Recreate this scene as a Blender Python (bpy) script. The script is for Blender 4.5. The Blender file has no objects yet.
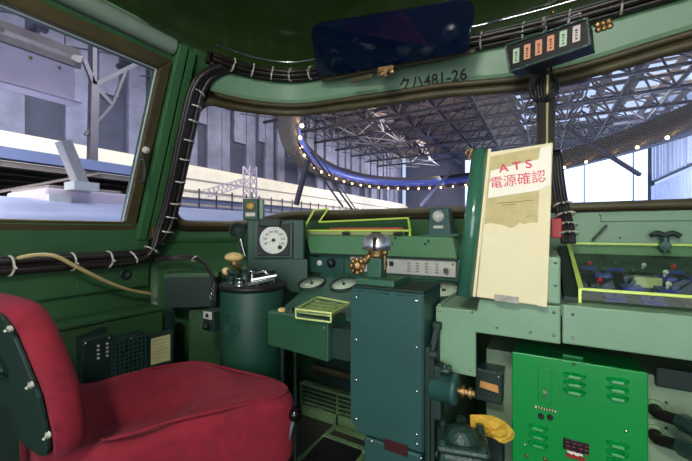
import bpy, math, random
from mathutils import Vector as V, Matrix as Mx
random.seed(7)
PI = math.pi
COL = bpy.context.scene.collection
F = 346.0; CX, CY = 346.0, 230.5
SY, CYW = math.sin(math.radians(30)), math.cos(math.radians(30))
FLOOR = -0.90        # floor relative to the lens height (everything is lifted by .90 at the end)
def ray(px, py):
    u = (px-CX)/F; v = (CY-py)/F
    return V((-SY+u*CYW, CYW+u*SY, v))
def P(px, py, Y=None, X=None, Z=None, d=None):
    r = ray(px, py)
    if Y is not None: return r*(Y/r.y)
    if X is not None: return r*(X/r.x)
    if Z is not None: return r*(Z/r.z)
    return r*d
# ------------------------------------------------------------------ materials
def srgb(c):
    return tuple(((x/255)/12.92 if x/255 <= .04045 else ((x/255+.055)/1.055)**2.4) for x in c)
MATS = {}
def mat(name, rgb, rough=.45, metal=0, var=.12, scale=18, bump=.06, wear=None, bscale=None, coat=0, sheen=0):
    if name in MATS: return MATS[name]
    m = bpy.data.materials.new(name); m.use_nodes = True
    n = m.node_tree.nodes; l = m.node_tree.links; b = n['Principled BSDF']
    c = srgb(rgb)
    tc = n.new('ShaderNodeTexCoord')
    nz = n.new('ShaderNodeTexNoise'); nz.inputs['Scale'].default_value = scale; nz.inputs['Detail'].default_value = 6
    nz.inputs['Roughness'].default_value = .65
    l.new(tc.outputs['Object'], nz.inputs['Vector'])
    rp = n.new('ShaderNodeValToRGB')
    rp.color_ramp.elements[0].position = .3; rp.color_ramp.elements[1].position = .7
    rp.color_ramp.elements[0].color = tuple(x*(1-var) for x in c)+(1,)
    rp.color_ramp.elements[1].color = tuple(min(1, x*(1+var)) for x in c)+(1,)
    l.new(nz.outputs['Fac'], rp.inputs['Fac'])
    out = rp.outputs['Color']
    if wear:
        n2 = n.new('ShaderNodeTexNoise'); n2.inputs['Scale'].default_value = wear[1]; n2.inputs['Detail'].default_value = 9
        n2.inputs['Roughness'].default_value = .75
        l.new(tc.outputs['Object'], n2.inputs['Vector'])
        r2 = n.new('ShaderNodeValToRGB'); r2.color_ramp.elements[0].position = wear[2]; r2.color_ramp.elements[1].position = wear[2]+.04
        l.new(n2.outputs['Fac'], r2.inputs['Fac'])
        mx = n.new('ShaderNodeMix'); mx.data_type = 'RGBA'
        l.new(r2.outputs['Color'], mx.inputs[0]); l.new(out, mx.inputs[6]); mx.inputs[7].default_value = srgb(wear[0])+(1,)
        out = mx.outputs[2]
    l.new(out, b.inputs['Base Color'])
    b.inputs['Roughness'].default_value = rough; b.inputs['Metallic'].default_value = metal
    if coat: b.inputs['Coat Weight'].default_value = coat
    if sheen:
        b.inputs['Sheen Weight'].default_value = sheen; b.inputs['Sheen Roughness'].default_value = .4
        b.inputs['Sheen Tint'].default_value = (1, .55, .62, 1)
    if bump:
        nb = n.new('ShaderNodeTexNoise'); nb.inputs['Scale'].default_value = bscale or scale*4; nb.inputs['Detail'].default_value = 3
        l.new(tc.outputs['Object'], nb.inputs['Vector'])
        bp = n.new('ShaderNodeBump'); bp.inputs['Strength'].default_value = bump; bp.inputs['Distance'].default_value = .01
        l.new(nb.outputs['Fac'], bp.inputs['Height']); l.new(bp.outputs['Normal'], b.inputs['Normal'])
    MATS[name] = m; return m
def emis(name, rgb, s):
    if name in MATS: return MATS[name]
    m = bpy.data.materials.new(name); m.use_nodes = True
    b = m.node_tree.nodes['Principled BSDF']
    b.inputs['Base Color'].default_value = srgb(rgb)+(1,)
    b.inputs['Emission Color'].default_value = srgb(rgb)+(1,); b.inputs['Emission Strength'].default_value = s
    MATS[name] = m; return m
def glass(name, tint=(255, 255, 255), gl=.06, dirt=.0, grough=.02, fm=.6, body=None, bf=0):
    if name in MATS: return MATS[name]
    m = bpy.data.materials.new(name); m.use_nodes = True
    n = m.node_tree.nodes; l = m.node_tree.links; n.remove(n['Principled BSDF'])
    t = n.new('ShaderNodeBsdfTransparent'); t.inputs[0].default_value = srgb(tint)+(1,)
    g = n.new('ShaderNodeBsdfGlossy'); g.inputs['Roughness'].default_value = grough
    fr = n.new('ShaderNodeLayerWeight'); fr.inputs['Blend'].default_value = .25
    mt = n.new('ShaderNodeMath'); mt.operation = 'MULTIPLY_ADD'
    l.new(fr.outputs['Fresnel'], mt.inputs[0]); mt.inputs[1].default_value = fm; mt.inputs[2].default_value = gl
    mx = n.new('ShaderNodeMixShader'); l.new(mt.outputs[0], mx.inputs[0]); l.new(t.outputs[0], mx.inputs[1]); l.new(g.outputs[0], mx.inputs[2])
    last = mx.outputs[0]
    if body:
        df = n.new('ShaderNodeBsdfDiffuse'); df.inputs[0].default_value = srgb(body)+(1,)
        x3 = n.new('ShaderNodeMixShader'); x3.inputs[0].default_value = bf; l.new(t.outputs[0], x3.inputs[1]); l.new(df.outputs[0], x3.inputs[2]); l.new(x3.outputs[0], mx.inputs[1])
    if dirt:
        tc = n.new('ShaderNodeTexCoord'); nz = n.new('ShaderNodeTexNoise'); nz.inputs['Scale'].default_value = 9; nz.inputs['Detail'].default_value = 8
        l.new(tc.outputs['Object'], nz.inputs['Vector'])
        m2 = n.new('ShaderNodeMath'); m2.operation = 'MULTIPLY'; l.new(nz.outputs['Fac'], m2.inputs[0]); m2.inputs[1].default_value = dirt
        df = n.new('ShaderNodeBsdfDiffuse'); df.inputs[0].default_value = (.8, .8, .85, 1)
        x2 = n.new('ShaderNodeMixShader'); l.new(m2.outputs[0], x2.inputs[0]); l.new(last, x2.inputs[1]); l.new(df.outputs[0], x2.inputs[2]); last = x2.outputs[0]
    l.new(last, n['Material Output'].inputs[0]); MATS[name] = m; return m

M_GREEN_SHADED = mat('cab_green_shaded', (52, 92, 54), .42, var=.14, scale=5, bump=.05, wear=((28, 52, 34), 14, .68))  # shaded tone of the one cab green, shade put into the colour
M_GREEN_LIT = mat('cab_green_lit', (118, 154, 122), .45, var=.08, scale=6, bump=.05, wear=((82, 112, 80), 25, .69))  # same cab green in its lit tone, light put into the colour
M_TEAL = mat('paint_dark_teal', (42, 80, 74), .38, var=.12, scale=7, bump=.12, bscale=160)
M_TEALM = mat('paint_mid_teal', (52, 94, 74), .4, var=.1, scale=7, bump=.08)
M_HOUSE = mat('paint_housing_green', (24, 68, 52), .5, var=.12, scale=8, bump=.08)
M_DARK = mat('paint_dark_green', (24, 48, 40), .6, var=.15, scale=9, bump=.08)
M_POST = mat('paint_post_green', (60, 108, 64), .4, var=.1, scale=7, bump=.05)
M_BRIGHT = mat('paint_bright_green', (0, 138, 58), .3, var=.05, scale=5, bump=.03)
M_GASK = mat('rubber_olive', (74, 66, 38), .5, var=.3, scale=10, bump=.1)
M_BLACK = mat('black_rubber', (22, 20, 20), .5, var=.2, scale=20, bump=.1)
M_CABLE = mat('cable_brown_black', (38, 30, 28), .4, var=.4, scale=25, bump=.1)
M_CREAMCABLE = mat('cable_cream', (196, 178, 120), .5, var=.1)
M_TIE = mat('cable_tie_white', (205, 205, 185), .5, var=.05)
M_STEEL = mat('steel_bright', (200, 200, 200), .25, metal=1, var=.08, bump=.02)
M_CHROME = mat('chrome', (245, 245, 245), .38, metal=1, var=.03, bump=0)
M_BRASS = mat('old_brass', (160, 128, 84), .35, metal=.9, var=.3, scale=60, bump=.3)
M_CREAMKNOB = mat('cream_knob', (216, 186, 120), .35, var=.08)
M_WHITE = mat('dial_white', (226, 228, 215), .5, var=.03, bump=0)
M_STRIP = mat('label_strip_grey_white', (200, 202, 192), .5, var=.08, scale=30, bump=0)
M_PAPER = mat('aged_paper', (190, 192, 140), .7, var=.12, scale=30, bump=0)
M_INK = mat('black_ink', (20, 20, 22), .6, var=.02, bump=0)
M_RED = mat('red_plastic', (200, 30, 36), .4, var=.05, bump=0)
M_REDTXT = mat('red_lettering', (208, 44, 88), .6, var=.05, bump=0)
M_BLUE = mat('blue_plastic', (40, 52, 160), .4, var=.08, bump=0)
M_YG = mat('acrylic_edge_yellow_green', (206, 232, 92), .3, var=.03, bump=0)
M_SEAT = mat('red_moquette', (142, 24, 44), .85, var=.26, scale=22, bump=.35, bscale=700, sheen=.1)
M_CREAM = mat('cream_board', (220, 210, 168), .55, var=.05, scale=6, bump=.04)
M_TAPE = mat('yellowed_paper', (186, 172, 118), .6, var=.12, scale=40, bump=.05, wear=((140, 124, 84), 60, .66))
M_LABEL = mat('label_white', (228, 224, 205), .5, var=.03, bump=0)
M_CEIL = mat('ceiling_gloss_dark_green', (40, 58, 26), .13, var=.25, scale=4, bump=.03, bscale=12)
M_GREYTUBE = mat('grey_vinyl_roll', (128, 146, 132), .5, var=.08)
M_FLOOR = mat('floor_dark_lino', (48, 46, 40), .6, var=.3, scale=12, bump=.15)
M_FRAME = mat('floor_frame_worn_green', (112, 146, 100), .5, var=.15, scale=20, wear=((60, 50, 36), 35, .58))
M_IRON = mat('cast_iron_green', (40, 66, 58), .3, var=.15, scale=40, bump=.4, bscale=120)
M_CLOTH = mat('yellow_cloth', (226, 180, 62), .8, var=.15, scale=40, bump=.4)
M_PLATE = mat('nameplate_black', (14, 12, 12), .4, var=.1, bump=0)
M_PLATER = mat('nameplate_dark_red', (58, 26, 24), .4, var=.1, bump=0)
M_ORANGE = mat('orange_tag', (206, 150, 84), .6, var=.1, bump=0)
M_LG = mat('indicator_pale_green', (190, 214, 180), .5, var=.03, bump=0)
M_LP = mat('indicator_salmon', (226, 160, 122), .5, var=.03, bump=0)
M_LW = mat('indicator_pale_grey', (214, 204, 196), .5, var=.03, bump=0)
M_HPANEL = mat('hall_wall_panel', (122, 124, 144), .6, var=.35, scale=.8, bump=0)
M_HDARK = mat('hall_wall_recess', (62, 66, 84), .6, var=.2, scale=1, bump=0)
M_HSTEEL = mat('hall_steel', (52, 50, 60), .5, var=.25, scale=1.5, bump=0)
M_HDECK = mat('hall_roof_deck', (112, 94, 82), .7, var=.35, scale=.7, bump=0)
M_GALL = mat('gallery_cream', (240, 232, 208), .6, var=.1, scale=.9, bump=0)
M_SLATE = mat('hall_blue_grey', (112, 124, 158), .6, var=.15, scale=.6, bump=0)
M_BLUEBAND = mat('ring_blue_lit', (62, 76, 150), .35, var=.1, scale=.5, bump=0)
M_RINGDARK = mat('ring_dark', (44, 38, 42), .5, var=.2, scale=1, bump=0)
M_LILAC = mat('painted_steel_lilac', (206, 190, 198), .35, var=.12, scale=3, bump=.03)
M_ROOF = mat('train_roof_silver', (170, 178, 204), .4, var=.1, scale=2, bump=0)
M_BROWNST = mat('louvre_brown_grey', (150, 138, 126), .5, var=.15, scale=2, bump=0)
G_WIN = glass('window_glass', (246, 248, 255), .006, .008, fm=.2)
G_CLEAR = glass('clear_acrylic', (242, 250, 240), .012, .008, fm=.09)
G_VISOR = glass('blue_acrylic', (18, 40, 100), .05, .0, .05, .6, (16, 34, 66), .5)
E_BULB = emis('bulb_warm', (255, 206, 140), 14)
E_HALL = emis('hall_lamp_cool', (225, 235, 255), 14)
E_CAB = emis('added_cab_lamp', (255, 244, 220), 4)
# ------------------------------------------------------------------ mesh builder
def basis(d):
    d = V(d).normalized(); a = V((0, 0, 1)) if abs(d.z) < .9 else V((1, 0, 0))
    x = d.cross(a).normalized(); return x, x.cross(d).normalized(), d
class MB:
    def __init__(s): s.v = []; s.f = []; s.sm = []
    def add(s, vs, fs, smooth=False):
        o = len(s.v); s.v += [V(p) for p in vs]; s.f += [tuple(i+o for i in f) for f in fs]; s.sm += [smooth]*len(fs); return s
    def hexa(s, p):   # 4 bottom ccw, 4 top ccw
        return s.add(p, [(3,2,1,0),(4,5,6,7),(0,1,5,4),(1,2,6,5),(2,3,7,6),(3,0,4,7)])
    def box(s, a, b, M=None):
        x0,y0,z0 = (min(a[i], b[i]) for i in range(3)); x1,y1,z1 = (max(a[i], b[i]) for i in range(3))
        p = [V(q) for q in ((x0,y0,z0),(x1,y0,z0),(x1,y1,z0),(x0,y1,z0),(x0,y0,z1),(x1,y0,z1),(x1,y1,z1),(x0,y1,z1))]
        if M: p = [M @ q for q in p]
        return s.hexa(p)
    def bar(s, a, b, w, h=None):
        a, b = V(a), V(b); h = h or w; x, y, d = basis(b-a)
        c = [x*(-w/2)+y*(-h/2), x*(w/2)+y*(-h/2), x*(w/2)+y*(h/2), x*(-w/2)+y*(h/2)]
        return s.hexa([a+q for q in c]+[b+q for q in c])
    def prism(s, pts, e):
        pts = [V(p) for p in pts]; e = V(e); n = len(pts)
        fs = [tuple(range(n))[::-1], tuple(range(n, 2*n))]+[(i, (i+1) % n, n+(i+1) % n, n+i) for i in range(n)]
        return s.add(pts+[p+e for p in pts], fs)
    def cyl(s, a, b, r0, r1=None, n=20, smooth=True):
        a, b = V(a), V(b); r1 = r0 if r1 is None else r1; x, y, d = basis(b-a); vs = []
        for c, r in ((a, r0), (b, r1)): vs += [c+(x*math.cos(2*PI*i/n)+y*math.sin(2*PI*i/n))*r for i in range(n)]
        s.add(vs, [(i, (i+1) % n, n+(i+1) % n, n+i) for i in range(n)], smooth)
        return s.add(vs, [tuple(range(n))[::-1], tuple(range(n, 2*n))])
    def tube(s, pts, r, n=8, closed=False, sub=4, flat=1):
        pts = [V(p) for p in pts]
        if sub > 1 and len(pts) > 2:
            q = []; m = len(pts); rng = range(m if closed else m-1)
            for i in rng:
                if closed: p0, p1, p2, p3 = pts[i-1], pts[i], pts[(i+1) % m], pts[(i+2) % m]
                else: p0, p1, p2, p3 = pts[max(i-1, 0)], pts[i], pts[i+1], pts[min(i+2, m-1)]
                for k in range(sub):
                    t = k/sub; q.append(.5*((2*p1)+(p2-p0)*t+(2*p0-5*p1+4*p2-p3)*t*t+(3*p1-p0-3*p2+p3)*t**3))
            if not closed: q.append(pts[-1])
            pts = q
        m = len(pts); vs = []; up = None
        for i, p in enumerate(pts):
            a = pts[i-1] if (i > 0 or closed) else p; b = pts[(i+1) % m] if (i < m-1 or closed) else p
            d = (b-a).normalized()
            if up is None: x, y, _ = basis(d)
            else:
                x = (up - d*up.dot(d)).normalized(); y = d.cross(x)
            up = x
            vs += [p+(x*math.cos(2*PI*k/n)*flat+y*math.sin(2*PI*k/n))*r for k in range(n)]
        fs = []
        for i in range(m if closed else m-1):
            j = (i+1) % m
            fs += [(i*n+k, i*n+(k+1) % n, j*n+(k+1) % n, j*n+k) for k in range(n)]
        s.add(vs, fs, True)
        if not closed: s.add(vs[:n]+vs[-n:], [tuple(range(n))[::-1], tuple(range(n, 2*n))])
        return s
    def lathe(s, c, axis, prof, n=28):
        c = V(c); x, y, d = basis(axis); vs = []; m = len(prof)
        for r, h in prof: vs += [c+d*h+(x*math.cos(2*PI*k/n)+y*math.sin(2*PI*k/n))*max(r, 1e-4) for k in range(n)]
        fs = [(i*n+k, i*n+(k+1) % n, (i+1)*n+(k+1) % n, (i+1)*n+k) for i in range(m-1) for k in range(n)]
        return s.add(vs, fs, True)
    def ball(s, c, r, sc=(1, 1, 1), n=16, M=None):
        c = V(c); vs = []; m = n//2
        for i in range(m+1):
            a = PI*i/m
            for k in range(n):
                p = V((math.sin(a)*math.cos(2*PI*k/n)*sc[0], math.sin(a)*math.sin(2*PI*k/n)*sc[1], math.cos(a)*sc[2]))*r
                vs.append(c+(M @ p if M else p))
        fs = [(i*n+k, (i+1)*n+k, (i+1)*n+(k+1) % n, i*n+(k+1) % n) for i in range(m) for k in range(n)]
        return s.add(vs, fs, True)
def link(name, mb, m, parent=None, bev=0, origin=None, mods=None, label=None):
    me = bpy.data.meshes.new(name); o = bpy.data.objects.new(name, me); COL.objects.link(o)
    if parent is not None:
        W = world(parent).inverted(); vs = [W @ p for p in mb.v]; o.parent = parent
    else:
        if origin is None:
            n = len(mb.v); xs = [p.x for p in mb.v]; ys = [p.y for p in mb.v]; zs = [p.z for p in mb.v]
            origin = V(((min(xs)+max(xs))/2, (min(ys)+max(ys))/2, min(zs)))
        origin = V(origin); vs = [p-origin for p in mb.v]; o.location = origin
    me.from_pydata(vs, [], mb.f); me.polygons.foreach_set('use_smooth', mb.sm)
    me.materials.append(m); me.validate(); me.update()
    if bev:
        b = o.modifiers.new('bevel', 'BEVEL'); b.width = bev; b.segments = 2; b.limit_method = 'ANGLE'; b.angle_limit = .7
    if label: o['label'] = label
    return o
def world(o):
    Mt = Mx.LocRotScale(o.location, o.rotation_euler.to_quaternion(), o.scale)
    return world(o.parent) @ Mt if o.parent else Mt
def tag(o, label, cat, group=None):
    o['label'] = label; o['category'] = cat
    if group: o['group'] = group
    return o
def thing(name, label, cat, loc, rz=0, group=None):
    o = bpy.data.objects.new(name, None); COL.objects.link(o); o.empty_display_size = .05
    o.location = loc; o.rotation_euler = (0, 0, rz); return tag(o, label, cat, group)
def struct(name, mb, m, bev=0, parent=None):
    o = link(name, mb, m, parent, bev)
    if parent is None: o['kind'] = 'structure'
    return o
def dup(root, loc, label=None, rz=None):
    r = root.copy(); COL.objects.link(r); r.location = loc
    if rz is not None: r.rotation_euler = (0, 0, rz)
    if label: r['label'] = label
    for ch in list(root.children):
        c = ch.copy(); COL.objects.link(c); c.parent = r
        for g in list(ch.children):
            d = g.copy(); COL.objects.link(d); d.parent = c
    return r
def screw(parent, p, nrm, r=.0038, m=None):
    p = V(p); n = V(nrm).normalized()
    return link('screw', MB().lathe(p-n*.001, n, [(r*1.25, 0), (r*1.25, .001), (r, .003), (r*.5, .0042), (0, .0045)], 10), m or M_STEEL, parent)
def textmb(body, size, M, depth=.0006, sx=1, sp=1, fat=0):
    cu = bpy.data.curves.new('t', 'FONT'); cu.body = body; cu.size = size; cu.extrude = depth; cu.offset = fat
    cu.align_x = 'CENTER'; cu.align_y = 'CENTER'; cu.space_character = sp
    o = bpy.data.objects.new('t', cu); COL.objects.link(o)
    dg = bpy.context.evaluated_depsgraph_get(); dg.update()
    me = bpy.data.meshes.new_from_object(o.evaluated_get(dg)); mb = MB()
    mb.add([M @ V((v.co.x*sx, v.co.y, v.co.z)) for v in me.vertices], [tuple(p.vertices) for p in me.polygons])
    bpy.data.objects.remove(o); bpy.data.curves.remove(cu); bpy.data.meshes.remove(me); return mb
def frame(o, x, y):   # matrix whose x / y axes follow given world directions, z outwards
    x = V(x).normalized(); y = V(y); y = (y-x*y.dot(x)).normalized(); z = x.cross(y)
    return Mx.Translation(V(o)) @ Mx((x, y, z)).transposed().to_4x4()
# ------------------------------------------------------------------ cab shell
LB = [(-1.49, .88), (-1.465, .985), (-1.375, 1.19), (-1.15, 1.40), (-.85, 1.49), (-.42, 1.52), (0, 1.525)]
LT = [(-1.27, .88), (-1.25, .965), (-1.18, 1.13), (-1.02, 1.285), (-.76, 1.345), (-.40, 1.395), (0, 1.42)]
LB = LB+[(-x, y) for x, y in LB[-2::-1]]; LT = LT+[(-x, y) for x, y in LT[-2::-1]]
def cr(pts, t):
    n = len(pts); i = min(max(int(math.floor(t)), 0), n-2); k = t-i
    g = lambda j: V(pts[min(max(j, 0), n-1)])
    p0, p1, p2, p3 = g(i-1), g(i), g(i+1), g(i+2)
    return .5*((2*p1)+(p2-p0)*k+(2*p0-5*p1+4*p2-p3)*k*k+(3*p1-p0-3*p2+p3)*k**3)
TS = []; acc = 0; prev = None
for i in range(1201):
    t = i/100; q = cr(LB, t)
    if prev is not None: acc += (q-prev).length
    TS.append((acc, t)); prev = q
SMAX = acc
def s2t(s):
    s = min(max(s, 0), SMAX); lo, hi = 0, len(TS)-1
    while hi-lo > 1:
        m = (lo+hi)//2
        if TS[m][0] <= s: lo = m
        else: hi = m
    a, b = TS[lo], TS[hi]; return a[1]+(b[1]-a[1])*(s-a[0])/max(b[0]-a[0], 1e-9)
def FP(s, z, inset=0):
    t = s2t(s); f = max(z, 0)/.55
    q = cr(LB, t)*(1-f)+cr(LT, t)*f
    if inset:
        a = cr(LB, max(t-.05, 0)); b = cr(LB, min(t+.05, 12)); d = (b-a).normalized(); q = q+V((d.y, -d.x))*inset
    return V((q.x, q.y, z))
S_OF = lambda t: TS[int(t*100)][0]
def zb(s):     # bottom of windscreen dips in the wrap-round corner
    u = min(s, SMAX-s); a = min(max((u-.35)/.35, 0), 1); return .03+.055*(a*a*(3-2*a))
def HT(s): u = min(1, abs(s-SM)/.45); return .522+.028*u*u*(3-2*u)
def out2(s0, s1, rL, rR, h=.5):
    # build in metric (height h) then stretch to zb(s)..H
    pts = []
    def arc(cx, cz, r, a0, a1):
        for k in range(9):
            a = a0+(a1-a0)*k/8; pts.append((cx+r*math.cos(a), cz+r*math.sin(a)))
    def ln(ax, az, bx, bz, n):
        for k in range(1, n): pts.append((ax+(bx-ax)*k/n, az+(bz-az)*k/n))
    arc(s0+rL, rL, rL, PI, 1.5*PI); ln(s0+rL, 0, s1-rR, 0, 24)
    arc(s1-rR, rR, rR, 1.5*PI, 2*PI); ln(s1, rR, s1, h-rR, 5)
    arc(s1-rR, h-rR, rR, 0, .5*PI); ln(s1-rR, h, s0+rL, h, 24)
    arc(s0+rL, h-rL, rL, .5*PI, PI); ln(s0, h-rL, s0, rL, 5)
    return [(s, zb(s)+(HT(s)-zb(s))*z/h) for s, z in pts]
SM = S_OF(6)
Z0, Z1 = -.06, .62
def ringwall(o, s0, s1):
    cs, cz = (s0+s1)/2, (Z0+Z1)/2; mb = MB(); rows = []
    K = 3
    def rect(p):
        dx, dz = p[0]-cs, p[1]-cz; k = min((s1-s0)/2/max(abs(dx), 1e-6), (Z1-Z0)/2/max(abs(dz), 1e-6)); return cs+dx*k, cz+dz*k
    n = len(o)
    for k in range(K+1):
        for p in o:
            q = rect(p); f = k/K; mb.v.append(FP(p[0]+(q[0]-p[0])*f, p[1]+(q[1]-p[1])*f))
    for k in range(K):
        for i in range(n):
            j = (i+1) % n; mb.f.append((k*n+i, (k+1)*n+i, (k+1)*n+j, k*n+j)); mb.sm.append(True)
    return mb
SM = S_OF(6)
o1 = out2(S_OF(1)-.038, SM-.014, .085, .03); o2 = [(2*SM-s, z) for s, z in o1][::-1]
wf = MB()
for o, a, b in ((o1, 0, SM), (o2, SM, SMAX)):
    r = ringwall(o, a, b); wf.add(r.v, r.f, True)
def band(mb, za, zbb, nz=1, inset=0, n=90, s0=0, s1=None):
    s1 = SMAX if s1 is None else s1
    vs = [FP(s0+(s1-s0)*i/n, za+(zbb-za)*k/nz, inset) for k in range(nz+1) for i in range(n+1)]
    fs = [(k*(n+1)+i, k*(n+1)+i+1, (k+1)*(n+1)+i+1, (k+1)*(n+1)+i) for k in range(nz) for i in range(n)]
    mb.add(vs, fs, True)
band(wf, FLOOR, Z0, 2); band(wf, Z1, .72, 1)
w = struct('wall_front', wf, M_GREEN_SHADED)
sd = w.modifiers.new('thick', 'SOLIDIFY'); sd.thickness = .03; sd.offset = -1
# beam over the windscreen in the lit tone of the wall green: a pressed panel standing proud of the wall
tb = MB(); n = 110; sa, sb = .12, SMAX-.12
vs = []
prof = [(.0, .0), (.0, .022), (.012, .028), (.655, .028), (.668, .02), (.668, 0)]
for z, ins in prof:
    for i in range(n+1):
        s = sa+(sb-sa)*i/n; vs.append(FP(s, z if z > .5 else HT(s)+.034+z, ins))
tb.add(vs, [(k*(n+1)+i, k*(n+1)+i+1, (k+1)*(n+1)+i+1, (k+1)*(n+1)+i) for k in range(len(prof)-1) for i in range(n)], False)
struct('trim_1', tb, M_GREEN_LIT)
# windows: gasket + pane
for idx, o in ((1, o1), (2, o2)):
    g = MB().tube([FP(s, z, .006) for s, z in o], .017, 10, closed=True, sub=1, flat=1)
    cs, cz = sum(p[0] for p in o)/len(o), .3
    no = len(o); fs_ = MB(); ov = []
    for k_ in range(no):
        pa, pb = V(o[k_-1]), V(o[(k_+1) % no]); dd_ = (pb-pa).normalized(); nn_ = V((dd_.y, -dd_.x)); ov.append(V(o[k_])+nn_*.034)
    for q_ in range(no): fs_.v += [FP(o[q_][0], o[q_][1], .004), FP(o[q_][0], o[q_][1], .010), FP(ov[q_].x, ov[q_].y, .010), FP(ov[q_].x, ov[q_].y, .0)]
    fs_.f = [(a_*4+c_, a_*4+(c_+1) % 4, ((a_+1) % no)*4+(c_+1) % 4, ((a_+1) % no)*4+c_) for a_ in range(no) for c_ in range(4)]; fs_.sm = [True]*len(fs_.f)
    fr = struct('window_%d' % (idx+1), g, M_GASK)
    link('outer_seal', fs_, mat('seal_dark_brown', (48, 38, 24), .5, var=.3, scale=10), fr)
    pv = []; K = 8; nn = len(o)
    for k in range(K+1):
        for p in o: pv.append(FP(cs+(p[0]-cs)*k/K, cz+(p[1]-cz)*k/K, -.006))
    pf = [(k*nn+i, k*nn+(i+1) % nn, (k+1)*nn+(i+1) % nn, (k+1)*nn+i) for k in range(K) for i in range(nn)]
    pm = MB(); pm.add(pv, pf, True); link('pane', pm, G_WIN, fr)
# outer dark-brown upper gasket lip of the windscreen
lip = MB().tube([FP(sa+(sb-sa)*i/80, HT(sa+(sb-sa)*i/80)+.026, .018) for i in range(81)], .012, 8, sub=1)
struct('trim_2', lip, M_GASK)
# centre pillar
cp = MB(); a0 = FP(SM, .05, .02); a1 = FP(SM, .6, .02); cp.bar(a0, a1, .022, .03)
struct('trim_3', cp, M_TEALM, .004)
# side walls
def SX(z): return 1.49-.22*max(z, 0)/.55
for sgn, nm in ((-1, 'left'), (1, 'right')):
    mb = MB(); wy0, wy1, wz0, wz1 = -.35, .762, .035, .60; ys = [-1.1, wy0, wy1, .885]; zs = [FLOOR, 0, wz0, wz1, .72]
    for i in range(3):
        for k in range(4):
            if i == 1 and k == 2: continue
            q = [(ys[i], zs[k]), (ys[i+1], zs[k]), (ys[i+1], zs[k+1]), (ys[i], zs[k+1])]
            for off in (0, 1):
                pass
            mb.hexa([V((sgn*SX(z), y, z)) for y, z in q]+[V((sgn*(SX(z)+.03), y, z)) for y, z in q])
    struct('wall_%s' % nm, mb, M_GREEN_SHADED)
    fr = MB()
    c = [(wy0, wz0), (wy1, wz0), (wy1, wz1), (wy0, wz1)]
    def sp(y, z, off): return V((sgn*(SX(z)-off), y, z))
    for i in range(4):
        (ya, za), (yb, zb_) = c[i], c[(i+1) % 4]
        wd = .040
        cyy, czz = (wy0+wy1)/2, (wz0+wz1)/2
        def inn(y, z, k): return (y+(k if y > cyy else -k), z+(k if z > czz else -k))
        A, B, C2, D = (ya, za), (yb, zb_), inn(yb, zb_, wd), inn(ya, za, wd)
        fr.hexa([sp(*q, -.002) for q in (A, B, C2, D)]+[sp(*q, .018) for q in (A, B, C2, D)])
    wn = struct('window_%d' % (1 if sgn < 0 else 4), fr, M_GASK, .004)
    if sgn < 0: wn.name = 'window_1'
    pm = MB().hexa([sp(y, z, -.012) for y, z in c]+[sp(y, z, -.007) for y, z in c]); link('pane', pm, G_WIN, wn)
    rim = MB()
    for i in range(4): rim.bar(sp(*c[i], -.004), sp(*c[(i+1) % 4], -.004), .006)
    link('glazing_bead', rim, M_STRIP, wn)
# thin sill cap and corner post (green double post)
pm = MB()
for y0, y1, off in ((.808, .846, .03), (.854, .887, .022)):
    pm.hexa([V((-SX(0)+q[0], q[1], -.04)) for q in ((0, y0), (off, y0), (off, y1), (0, y1))]+[V((-SX(.7)+q[0], q[1], .70)) for q in ((0, y0), (off, y0), (off, y1), (0, y1))])
# (vertical below, leaning above the sill)
struct('trim_4', pm, M_POST, .004)
fl = MB().box((-1.5, -1.1, FLOOR-.04), (1.5, 1.53, FLOOR)); struct('floor', fl, M_FLOOR)
# ceiling dome
per = [FP(SMAX*i/70, .69) for i in range(71)]
per = [V((p.x, p.y, .69)) for p in per]
per = per+[V((1.23, .88-(.99*2)*k/10, .69)) for k in range(1, 11)]+[V((1.23-2.46*k/14, -1.1, .69)) for k in range(1, 15)]+[V((-1.23, -1.1+1.98*k/10, .69)) for k in range(1, 10)]
cb = MB(); K = 14; cen = V((0, -.1, 0)); m = len(per)
for k in range(K+1):
    a = (PI/2)*k/K; sc = math.cos(a)**.75 if k < K else 0; z = .69+.27*math.sin(a)**.9
    for p in per: cb.v.append(V((cen.x+(p.x-cen.x)*sc, cen.y+(p.y-cen.y)*sc, z)))
for k in range(K):
    for i in range(m): cb.f.append((k*m+i, k*m+(i+1) % m, (k+1)*m+(i+1) % m, (k+1)*m+i)); cb.sm.append(True)
ce = struct('ceiling', cb, M_CEIL); sd = ce.modifiers.new('thick', 'SOLIDIFY'); sd.thickness = .02; sd.offset = -1
# ceiling edge strip on the side wall
eb = MB().bar((-1.225, -1.0, .735), (-1.225, .90, .735), .012, .03); struct('trim_5', eb, M_GREEN_LIT, .003)

# ------------------------------------------------------------------ upper cab things
t = thing('window_blind', 'rolled grey blind running above the side window', 'blind', (-1.21, .2, .69))
link('roll', MB().cyl((-1.215, -.8, .69), (-1.215, .80, .69), .030), M_GREYTUBE, t)
link('end_bracket', MB().cyl((-1.215, .80, .69), (-1.215, .835, .69), .022).box((-1.26, .815, .67), (-1.20, .83, .72)), M_IRON, t)

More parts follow.
